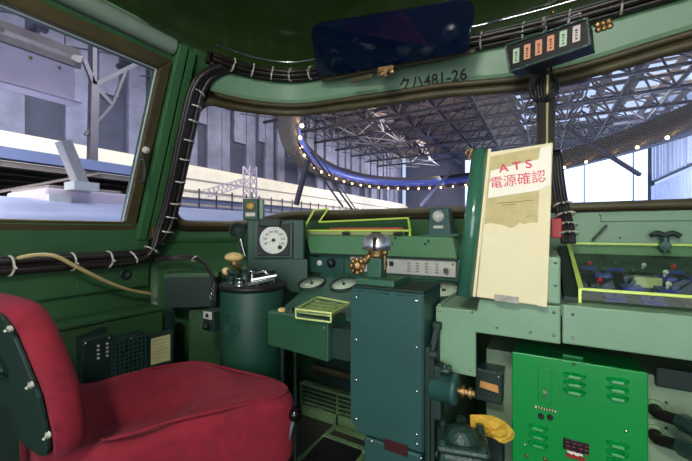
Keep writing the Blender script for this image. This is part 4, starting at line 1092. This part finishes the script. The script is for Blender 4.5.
link('caution_label', MB().box((a.x+.008, Yb-.0045, b.z-.004), (b.x-.012, Yb-.0022, b.z+.003)), M_LABEL, t)
link('caution_label', MB().box((a.x+.006, Yb-.0045, b.z-.012), (b.x-.008, Yb-.0022, b.z-.005)), mat('label_dark_red', (150, 30, 24), .5, bump=0), t)
screw(t, gb(574, 364), (0, -1, 0), .003, M_POST); screw(t, gb(626, 431), (0, -1, 0), .003); screw(t, gb(525, 445), (0, -1, 0), .003)
screw(t, gb(527, 456), (0, -1, 0), .004, M_BRASS); screw(t, gb(545, 459), (0, -1, 0), .004, M_BRASS)
link('hinge_tab', MB().box((gb(563, 357).x, .97, ztop-.001), (gb(584, 357).x, .99, ztop+.006)), M_BRIGHT, t, .001)
# dark panel & pipes at right
a = P(655, 366, Y=1.045); b = P(760, 384, Y=1.045)
tag(link('blanking_plate', MB().box((a.x, 1.038, a.z-.045), (b.x, 1.0495, a.z)), M_DARK, bev=.004), 'dark green blanking plate on the lower cabinet right of the bright cabinet', 'plate')
for py_, lab in ((409, 'upper of two black pipes with hex fittings right of the bright green cabinet'), (434, 'lower of two black pipes with hex fittings right of the bright green cabinet')):
    a = P(654, py_, Y=1.049); b = P(684, py_+14, Y=.985)
    t = thing('wall_pipe', lab, 'pipe', a, group='black pipes by the bright cabinet')
    link('pipe', MB().tube([a+V((0, 0.0, 0)), a+V((.002, -.02, -.001)), a.lerp(b, .4)+V((0, -.012, 0)), b, b+(b-a)*.9], .0125, 12), M_BLACK, t)
    link('flange', MB().lathe(a, (0, -1, 0), [(.022, 0), (.022, .004), (.014, .005), (.013, 0)]), M_FRAME, t)
    d = (b-a).normalized(); link('fitting', MB().cyl(b-d*.006, b+d*.028, .0185, n=6, smooth=False).cyl(b+d*.028, b+d*.055, .023, n=6, smooth=False), M_IRON, t)
    for k in range(4):
        aa = PI/4+PI/2*k; screw(t, a+V((math.cos(aa)*.03, -.0, math.sin(aa)*.028)), (0, -1, 0), .0025, M_IRON)
# ------------------------------------------------------------------ switch console under clear cover
Xl = .066; Y0, Y1 = .93, 1.42
t = thing('switch_console', 'switch console under a clear cover with bright yellow-green edges on the right desk', 'switch console', (.5, 1.15, -.162))
def top(y): return -.130+(y-Y0)*(.086/(Y1-Y0))
XR = .95
link('side_cheek', MB().prism([V((Xl-.03, Y0, -.161)), V((Xl-.03, Y1, -.161)), V((Xl-.03, Y1, top(Y1)-.01)), V((Xl-.03, Y0+.15, top(Y0+.15)-.01)), V((Xl-.03, Y0, -.15))], (.028, 0, 0)), M_DARK, t)
link('tray', MB().prism([V((Xl, Y0+.01, -.1615)), V((Xl, Y1, -.1615)), V((Xl, Y1, top(Y1)-.035)), V((Xl, Y1-.12, -.115)), V((Xl, Y1-.12, -.130)), V((Xl, Y0+.12, -.150)), V((Xl, Y0+.11, -.158)), V((Xl, Y0+.01, -.158))], (XR-Xl, 0, 0)), M_DARK, t)
g = MB().prism([V((Xl, Y0, top(Y0)-.002)), V((Xl, Y1, top(Y1)-.002)), V((Xl, Y1, top(Y1)+.001)), V((Xl, Y0, top(Y0)+.001))], (XR-Xl, 0, 0)); g.box((Xl, Y0-.002, -.161), (XR, Y0, top(Y0)-.002))
g.prism([V((Xl-.0015, Y0, -.161)), V((Xl-.0015, Y1, -.161)), V((Xl-.0015, Y1, top(Y1))), V((Xl-.0015, Y0, top(Y0)))], (.001, 0, 0))
link('cover', g, G_CLEAR, t)
e = MB().bar((Xl, Y0-.001, top(Y0)), (XR, Y0-.001, top(Y0)), .0055).bar((Xl, Y1, top(Y1)), (XR, Y1, top(Y1)), .006).bar((Xl+.002, Y0, top(Y0)), (Xl+.002, Y1, top(Y1)), .010, .004)
e.bar((Xl, Y0, top(Y0)), (Xl, Y0, -.161), .006)
link('cover_edge', e, M_YG, t)
rows = [(1.315, -.121), (1.19, -.128), (1.08, -.145), (.985, -.158)]
for ri, (y, z) in enumerate(rows):
    for k in range(9):
        x = Xl+.05+k*.065+(.02 if ri % 2 else 0)
        if x > .62: break
        colb = M_BLUE if (k+ri) % 3 != 2 else M_DARK
        zz = z+.0
        b_ = link('switch', MB().hexa([V((x-.02, y-.026, zz)), V((x+.02, y-.026, zz)), V((x+.02, y+.026, zz)), V((x-.02, y+.026, zz)), V((x-.02, y-.022, zz+.007)), V((x+.02, y-.022, zz+.007)), V((x+.02, y+.022, zz+.012)), V((x-.02, y+.022, zz+.012))]), colb, t, .001)
        km = [M_RED, M_WHITE, M_IRON, M_IRON, M_WHITE, M_IRON][(k*2+ri*3) % 6]
        link('toggle', MB().cyl((x, y, zz+.008), (x+.002, y-.004, zz+.020), .003, n=8).ball((x+.002, y-.005, zz+.0205), .0065, n=10), km, b_)
c = P(650, 262, Y=1.12); link('meter', MB().box((c.x-.035, 1.10, -.141), (c.x+.02, 1.145, -.115)), M_PAPER, t, .003)
link('terminal_rail', MB().box((Xl+.01, 1.37, -.12), (XR-.05, 1.40, -.095)), M_BLACK, t, .003)
# valve handle & rod on back
c = P(663, 241, Y=1.432); 
t = thing('small_valve', 'small dark green tee handled valve on the panel behind the switch console', 'valve', V((c.x, 1.43, c.z-.03)))
link('stem', MB().cyl((c.x, 1.41, c.z-.035), (c.x, 1.41, c.z+.012), .010).cyl((c.x, 1.44, c.z-.015), (c.x, 1.40, c.z-.015), .014), M_TEAL, t)
link('handle', MB().tube([V((c.x-.035, 1.41, c.z+.015)), V((c.x-.018, 1.41, c.z+.025)), V((c.x, 1.41, c.z+.018)), V((c.x+.018, 1.41, c.z+.025)), V((c.x+.035, 1.41, c.z+.015))], .008, 8), M_DARK, t)
tag(link('dark_lever', MB().bar(P(592, 241, Y=1.42), P(607, 225, Y=1.42), .007), M_DARK), 'thin dark slanted rod on the desk back right of the cream board', 'rod')
for px_, py_ in ((600, 215), (684, 214), (620, 238)): screw(desk, P(px_, py_, Y=1.44), (0, -1, 0), .003)

# unseen ceiling lamp added behind the lens to light the cab
t = thing('added_cab_lamp', 'unseen white dome lamp added on the cab ceiling to light the cab', 'lamp', (-.1, -.45, .9))
link('base', MB().cyl((-.1, -.45, .90), (-.1, -.45, .93), .12, n=32), M_STRIP, t); link('diffuser', MB().lathe((-.1, -.45, .90), (0, 0, -1), [(.11, 0), (.10, .03), (.06, .05), (0, .055)]), E_CAB, t)

# ------------------------------------------------------------------ wiper outside
t = thing('windscreen_wiper', 'black twin-rod wiper lying across the left windscreen outside', 'wiper', P(357, 217, Y=1.56))
a = P(301, 127, Y=1.45); b = P(357, 216, Y=1.58); link('arm', MB().bar(P(311, 152, Y=1.49), b, .010).bar(P(318, 155, Y=1.49)+V((0, 0, 0)), b+V((.02, 0, 0)), .006), M_BLACK, t)
link('blade', MB().bar(P(298, 143, Y=1.47), P(343, 207, Y=1.56), .014, .010), M_BLACK, t)

# ------------------------------------------------------------------ the hall outside
HX = -17.0
HF = -3.4
struct('ground', MB().box((-40, -25, HF-.2), (40, 90, HF)), M_SLATE)
wb = MB().box((HX-.4, -25, HF), (HX, 46, 1.79)); struct('wall_hall_base', wb, M_SLATE)  # blue light on the lower wall put into its blue-grey colour
# gallery parapet: bright cream band
struct('trim_11', MB().box((HX+.36, -25, 2.1), (HX+.45, 46, 2.2)).box((HX+.36, -25, 2.75), (HX+.42, 46, 2.82)).box((HX+.36, -25, 1.35), (HX+.5, 46, 1.45)), M_BROWNST)
struct('trim_6', MB().box((HX-2.0, -25, 1.8), (HX+.35, 46, 3.3)).box((HX-2.0, -25, 3.3001), (HX+.1, 46, 3.6)), M_GALL)
pw = MB()
y = -25
struct('wall_hall_left', MB().box((HX-.6, -25, 3.55), (HX-.4, 46, 9.9)), M_HDARK)
k = 0
y = -24
while y < 45:
    w_ = random.choice((.6, .8, 1.0)); z0 = (3.6, 3.6, 5.7, 3.6, 6.2)[k % 5]
    pw.box((HX-.4, y, z0), (HX-.2, y+w_, 9.8)); y += w_+random.choice((0.05, .35, .45)); k += 1
struct('trim_7', pw, M_HPANEL)
wr = MB().box((9.4, -25, 4.9), (9.6, 46, 12)); struct('wall_hall_right', wr, M_HDARK)
pr = MB(); y = -20
while y < 45: pr.box((9.2, y, 5.0), (9.4, y+.55, 12)); y += random.choice((.9, 1.1, 1.4))
y = -20
while y < 45: pr.box((9.1, y, 2.4), (9.3, y+.3, 4.4)); y += .6
struct('trim_8', pr, mat('hall_panel_pale', (206, 216, 240), .6, var=.1, scale=1, bump=0))
# gallery railing
t = thing('gallery_railing', 'thin dark railing posts in front of the bright gallery band', 'railing', (HX+.5, 10, 1.0))
rl = MB()
y = -6
while y < 40: rl.bar((HX+.55, y, .8), (HX+.55, y, 2.3), .06); y += 1.15
rl.bar((HX+.55, -6, 1.7), (HX+.55, 40, 1.7), .06)
link('posts', rl, M_HSTEEL, t)
# display walkway windows dots / visitors are not legible; lattice mast
c = P(250, 205, X=-8.0)
def lattice(mb, a, b, w, n, th):
    a, b = V(a), V(b); x_, y_, d_ = basis(b-a)
    cs_ = [x_*w/2+y_*w/2, -x_*w/2+y_*w/2, -x_*w/2-y_*w/2, x_*w/2-y_*w/2]
    for q in cs_: mb.bar(a+q, b+q, th)
    for k in range(n):
        p = a.lerp(b, k/n); r = a.lerp(b, (k+1)/n)
        for i in range(4): mb.bar(p+cs_[i], r+cs_[(i+1) % 4], th*.7)
tp = P(247, 166, X=-8.0)
t = thing('catenary_mast', 'thin grey lattice mast with a side boom beyond the left windscreen', 'mast', V((c.x, c.y, HF)))
mb = MB(); lattice(mb, V((c.x, c.y, HF)), V((c.x, c.y, tp.z)), .28, 18, .035); link('mast', mb, M_LILAC, t)
mb = MB(); bm0 = P(245, 182, X=-8.0); bm1 = P(205, 194, X=-8.4); lattice(mb, bm0, bm1, .22, 9, .03); link('boom', mb, M_LILAC, t)
# roof trusses
def truss(x0, x1, y, zb_, zt_, step, name, label, grp):
    t = thing(name, label, 'truss', (0, y, zb_), group=grp)
    lo = MB().bar((x0, y, zb_), (x1, y, zb_), .16); link('bottom_chord', lo, M_HSTEEL, t)
    up = MB().bar((x0, y+.0, zt_), (x1, y, zt_), .18); link('top_chord', up, M_HSTEEL, t)
    wb_ = MB(); x = x0; k = 0
    while x < x1-.1:
        wb_.bar((x, y, zb_), (x+step/2, y+1.6, zt_), .09); wb_.bar((x+step/2, y+1.6, zt_), (x+step, y, zb_), .09)
        wb_.bar((x, y, zb_), (x+step/2, y-1.6, zt_), .09); wb_.bar((x+step/2, y-1.6, zt_), (x+step, y, zb_), .09)
        wb_.bar((x, y, zb_), (x, y+3.2, zb_), .08); wb_.bar((x+step/2, y-1.6, zt_), (x+step/2, y+1.6, zt_), .10)
        wb_.bar((x, y, zb_), (x+step, y+3.2, zb_), .05)
        x += step; k += 1
    link('web', wb_, M_HSTEEL, t); return t
for i in range(13):
    y = -1.0+i*3.2
    truss(-18, 9.0, y, 7.6, 9.4, 2.4, 'roof_truss', 'dark steel roof space truss spanning the hall above the train', 'roof trusses of the hall')
dk = MB()
for i in range(22):
    y = -8+i*2.4
    dk.box((-18, y, 9.9), (-2.0, y+2.25, 10.05))
    dk.box((-1.6, y, 9.9), (2.4, y+.9, 10.05))
    dk.box((3.0, y, 10.4), (9, y+.3, 10.5))
struct('trim_9', dk, M_HDECK)
dk = MB()
for i in range(4): dk.box((3.2+1.8*i, -8, 10.1), (3.7+1.8*i, 45, 10.2))
struct('trim_10', dk, M_HDECK)
# ring beam
rc_c, rc_d, ra, rb = 6.6, 20.5, 9.2, 16.6
def ringp(a, k=1, z=4.5):
    r_, d_ = rc_c+ra*k*math.cos(a), rc_d+rb*k*math.sin(a)
    return V((r_*CYW-d_*SY, r_*SY+d_*CYW, z))
t = thing('ring_walkway', 'large oval hanging ring with blue lit band and small warm lamps', 'ring beam', ringp(0, 0, 4.5))
N = 120; mb = MB(); vs = []
sec = [(1.0, 4.5), (1.0, 5.7), (1.09, 5.7), (1.09, 4.5)]
for i in range(N):
    for k_, z_ in sec: vs.append(ringp(2*PI*i/N, k_, z_))
mb.add(vs, [(i*4+q, i*4+(q+1) % 4, ((i+1) % N)*4+(q+1) % 4, ((i+1) % N)*4+q) for i in range(N) for q in range(4)], True)
link('band', mb, M_RINGDARK, t)
mb = MB(); vs = []
for i in range(N):
    for k_, z_ in ((.992, 4.75), (.992, 5.35), (.999, 5.35), (.999, 4.75)): vs.append(ringp(2*PI*i/N, k_, z_))
mb.add(vs, [(i*4+q, i*4+(q+1) % 4, ((i+1) % N)*4+(q+1) % 4, ((i+1) % N)*4+q) for i in range(6, 72) for q in range(4)], True)
link('blue_lit_fascia', mb, M_BLUEBAND, t)  # blue light on the far curve put into the fascia's colour and extent
for i in range(52):
    p = ringp(2*PI*i/52, .985, 4.45); link('lamp', MB().ball(p, .085, n=8), E_BULB, t)
# bright daylight glazing at the far end
eg = struct('window_5', MB().box((-9, 46.0, -1), (9, 46.1, 9.0)), emis('daylight_glazing', (205, 224, 255), 1.9))
mb = MB()
for i in range(5): mb.box((-9+4.2*i, 45.85, -1), (-8.9+4.2*i, 45.99, 9))
link('mullions', mb, M_HPANEL, eg)
struct('wall_hall_end', MB().box((-17, 46.2, HF), (9.6, 46.4, 12)), M_HDARK)
# diagonal struts standing in the hall
for (x0, y0, x1, y1, dd, lab) in ((296, 205, 308, 160, 14, 'pale slanted strut beyond the left windscreen near the wiper'), (640, 175, 565, 128, 17, 'dark diagonal brace under the ring beyond the right windscreen'), (420, 206, 450, 172, 30, 'slanted brace under the far curve of the ring')):
    a, b = P(x0, y0, d=dd), P(x1, y1, d=dd); link('brace', MB().bar(a, b, .16 if dd < 20 else .25), M_HSTEEL, bpy.data.objects['ring_walkway'])
# neighbouring train seen through the side window
t = thing('neighbouring_train', 'silver grey roof of a train standing on the next track', 'train car', (-5.4, 3, HF))
rf = MB(); N = 14; vs = []
prof = []
for k in range(N+1): a = PI*k/N; prof.append((-5.4+1.45*math.cos(a), .05+.33*math.sin(a)))
for yy in (-9, 11):
    for x, z in prof: vs.append(V((x, yy, z)))
rf.add(vs, [(k, k+1, N+1+k+1, N+1+k) for k in range(N)], True); rf.box((-6.85, -9, HF+.3), (-3.95, 11, .05))
link('body', rf, M_ROOF, t)
a = P(45, 215, X=-4.6); b = P(131, 196, X=-4.6)
u_ = link('roof_unit', MB().box((-5.7, a.y, .2), (-4.6, b.y, .46)), M_LILAC, t, .03)
link('unit_rim', MB().box((-5.75, a.y+.06, .461), (-4.7, b.y-.06, .50)), M_BROWNST, u_, .01)
for f in (.0, .9): link('unit_bracket', MB().box((-4.58, a.y+(b.y-a.y)*f, .2), (-4.5, a.y+(b.y-a.y)*f+.2, .38)), M_STRIP, u_)
# louvred gallery front seen behind that train
t = thing('louvred_screen', 'brown grey horizontal slatted screen behind the neighbouring train', 'screen', (-9.0, 4, HF))
lm = MB()
for k in range(6): lm.box((-9.05, -12, .62+.12*k), (-8.95, 5, .71+.12*k)); link('slats', lm, M_BROWNST, t)
link('top_beam', MB().box((-9.1, -12, 1.36), (-8.8, 5, 1.58)), M_SLATE, t)
bk = MB().box((-9.3, -12, HF), (-9.15, 5, 1.36)); link('backing', bk, mat('screen_backing', (104, 94, 88), .6), t)
lm = MB()
for k in range(4): lm.bar((-8.85, -4+2*k, .6), (-8.85, -2+2*k, 1.3), .05)
link('bracing', lm, M_BROWNST, t)
a, b = P(82, 197, X=-4.5), P(63, 141, X=-4.5); a.z += .11
t = thing('signal_post', 'flat pale post leaning up from the neighbouring train roof', 'post', a)
link('post', MB().bar(a, b, .10, .16), mat('post_beige', (168, 164, 156), .5), t); link('foot', MB().box(a+V((-.12, -.12, -.04)), a+V((.12, .12, .05))), M_STRIP, t)
# overhead gantry channel
X0 = -3.2; e = P(75, 70, X=X0).y
t = thing('overhead_gantry', 'lilac painted steel channel with ladder frame hanging outside the side window', 'gantry', (X0, e, .98))
link('channel', MB().box((X0-.03, -4, .99), (X0, e, 1.28)).box((X0-.02, -4, .97), (X0+.12, e, .99)), M_LILAC, t, .005)
ld = MB().bar((X0-.55, -4, 1.62), (X0-.55, e+.25, 1.62), .10, .07).bar((X0-.02, -4, 1.31), (X0-.02, e, 1.31), .05)
y = e
ks = 0
while y > -3: ld.bar((X0, y, 1.30), (X0-.55, y+.25, 1.6), .07, .05); y -= .55
link('ladder_frame', ld, mat('frame_beige', (160, 146, 134), .5), t)
rv = MB(); y = e-.1
while y > -1: rv.ball((X0+.002, y, 1.24), .012, n=8); y -= .17
link('rivets', rv, M_BRASS, t)
link('hanger', MB().bar((X0-.3, e-.1, 1.6), (X0-.3, e-.1, 7.6), .06), M_HSTEEL, t)
# slanted roof column seen in side window
t = thing('branching_column', 'dark steel tree column with spreading arms seen through the side window', 'column', (-12, 7.0, HF))
q0 = P(88, 140, X=-12.2); q1 = P(94, 85, X=-12.2); 
cm = MB().bar(V((q0.x, q0.y, HF)), q1, .22)
for px_, py_ in ((94, 45), (140, 62), (84, 60), (112, 105)): cm.bar(q1, P(px_, py_, X=-12.2), .12)
cm.bar(P(112, 105, X=-12.2), P(85, 135, X=-12.2), .08); cm.bar(P(112, 105, X=-12.2), P(126, 70, X=-12.2), .08)
link('steelwork', cm, M_HSTEEL, t)

# ------------------------------------------------------------------ lights & world
def area(name, loc_, to, size, power, col=(1, 1, 1), sy=None):
    l = bpy.data.lights.new(name, 'AREA'); l.energy = power; l.size = size; l.color = col
    if sy: l.shape = 'RECTANGLE'; l.size_y = sy
    o = bpy.data.objects.new(name, l); COL.objects.link(o); o.location = loc_
    o.rotation_euler = (V(to)-V(loc_)).to_track_quat('-Z', 'Y').to_euler(); return o
area('added_cab_lamp_light', (-.1, -.45, .83), (-.2, 1.0, -.4), .22, 22, (1, .97, .88))  # added fill at the unseen cab lamp, gives the seat its highlights
area('rear_fill_light', (.3, -1.3, .0), (.0, 1.0, -.35), 1.2, 22, (1, .98, .92), 1.4)  # added fill from behind the camera, no doorway is modelled there
for y in (-4, 6, 16, 26, 38): area('gallery_fill_light', (-10, y, 6.8), (-17, y+1, 2.6), 4, 850 if y < 30 else 2000, (1, .95, .9), 8)  # added unseen fills that brighten the gallery band and wall
area('screen_fill_light', (-4.5, 3, 6.8), (-6.5, 4, 0), 2, 420, (.95, .95, 1), 10)  # added unseen fill aimed down outside the side window
area('screen_fill_light', (-6.3, 0, 3.2), (-9, 0, 1), 1.5, 600, (1, .97, .92), 10)  # added unseen fill to brighten the slatted screen
area('deck_fill_light', (-6, 18, 1.5), (-6, 20, 9), 5, 1300, (1, .82, .66), 20)  # added warm fill facing up, unseen, to brighten the roof deck
area('hall_blue_light', (6, 24, 2.0), (6, 26, 9), 4, 400, (.4, .5, 1), 16)
area('hall_blue_light', (6, 9, 1.5), (5, 12, 9), 3, 120, (.4, .5, 1), 8)
area('ring_band_light', (-8, 27, 3.6), (-13, 36, 5.2), 2, 350, (.5, .6, 1), 6)
area('right_wall_fill_light', (4, 30, 7.0), (9.2, 31, 4), 3, 1800, (.85, .92, 1), 20)  # added unseen fill for the pale right hall wall
wd = bpy.data.worlds.new('w'); bpy.context.scene.world = wd; wd.use_nodes = True
bg = wd.node_tree.nodes['Background']; bg.inputs[0].default_value = (.56, .70, 1, 1); bg.inputs[1].default_value = 1.1
# ------------------------------------------------------------------ lift to floor level, camera
for o in bpy.data.objects:
    if o.parent is None: o.location.z += -FLOOR
cam = bpy.data.cameras.new('camera'); co = bpy.data.objects.new('camera', cam); COL.objects.link(co)
cam.sensor_width = 36; cam.lens = 36*F/692; cam.clip_start = .02; cam.clip_end = 200
co.location = (0, 0, -FLOOR); co.rotation_euler = (PI/2, 0, math.radians(30))
S = bpy.context.scene; S.camera = co
S.view_settings.view_transform = 'Standard'; S.view_settings.look = 'None'; S.view_settings.gamma = 1; S.view_settings.exposure = 0
S.view_settings.use_curve_mapping = False
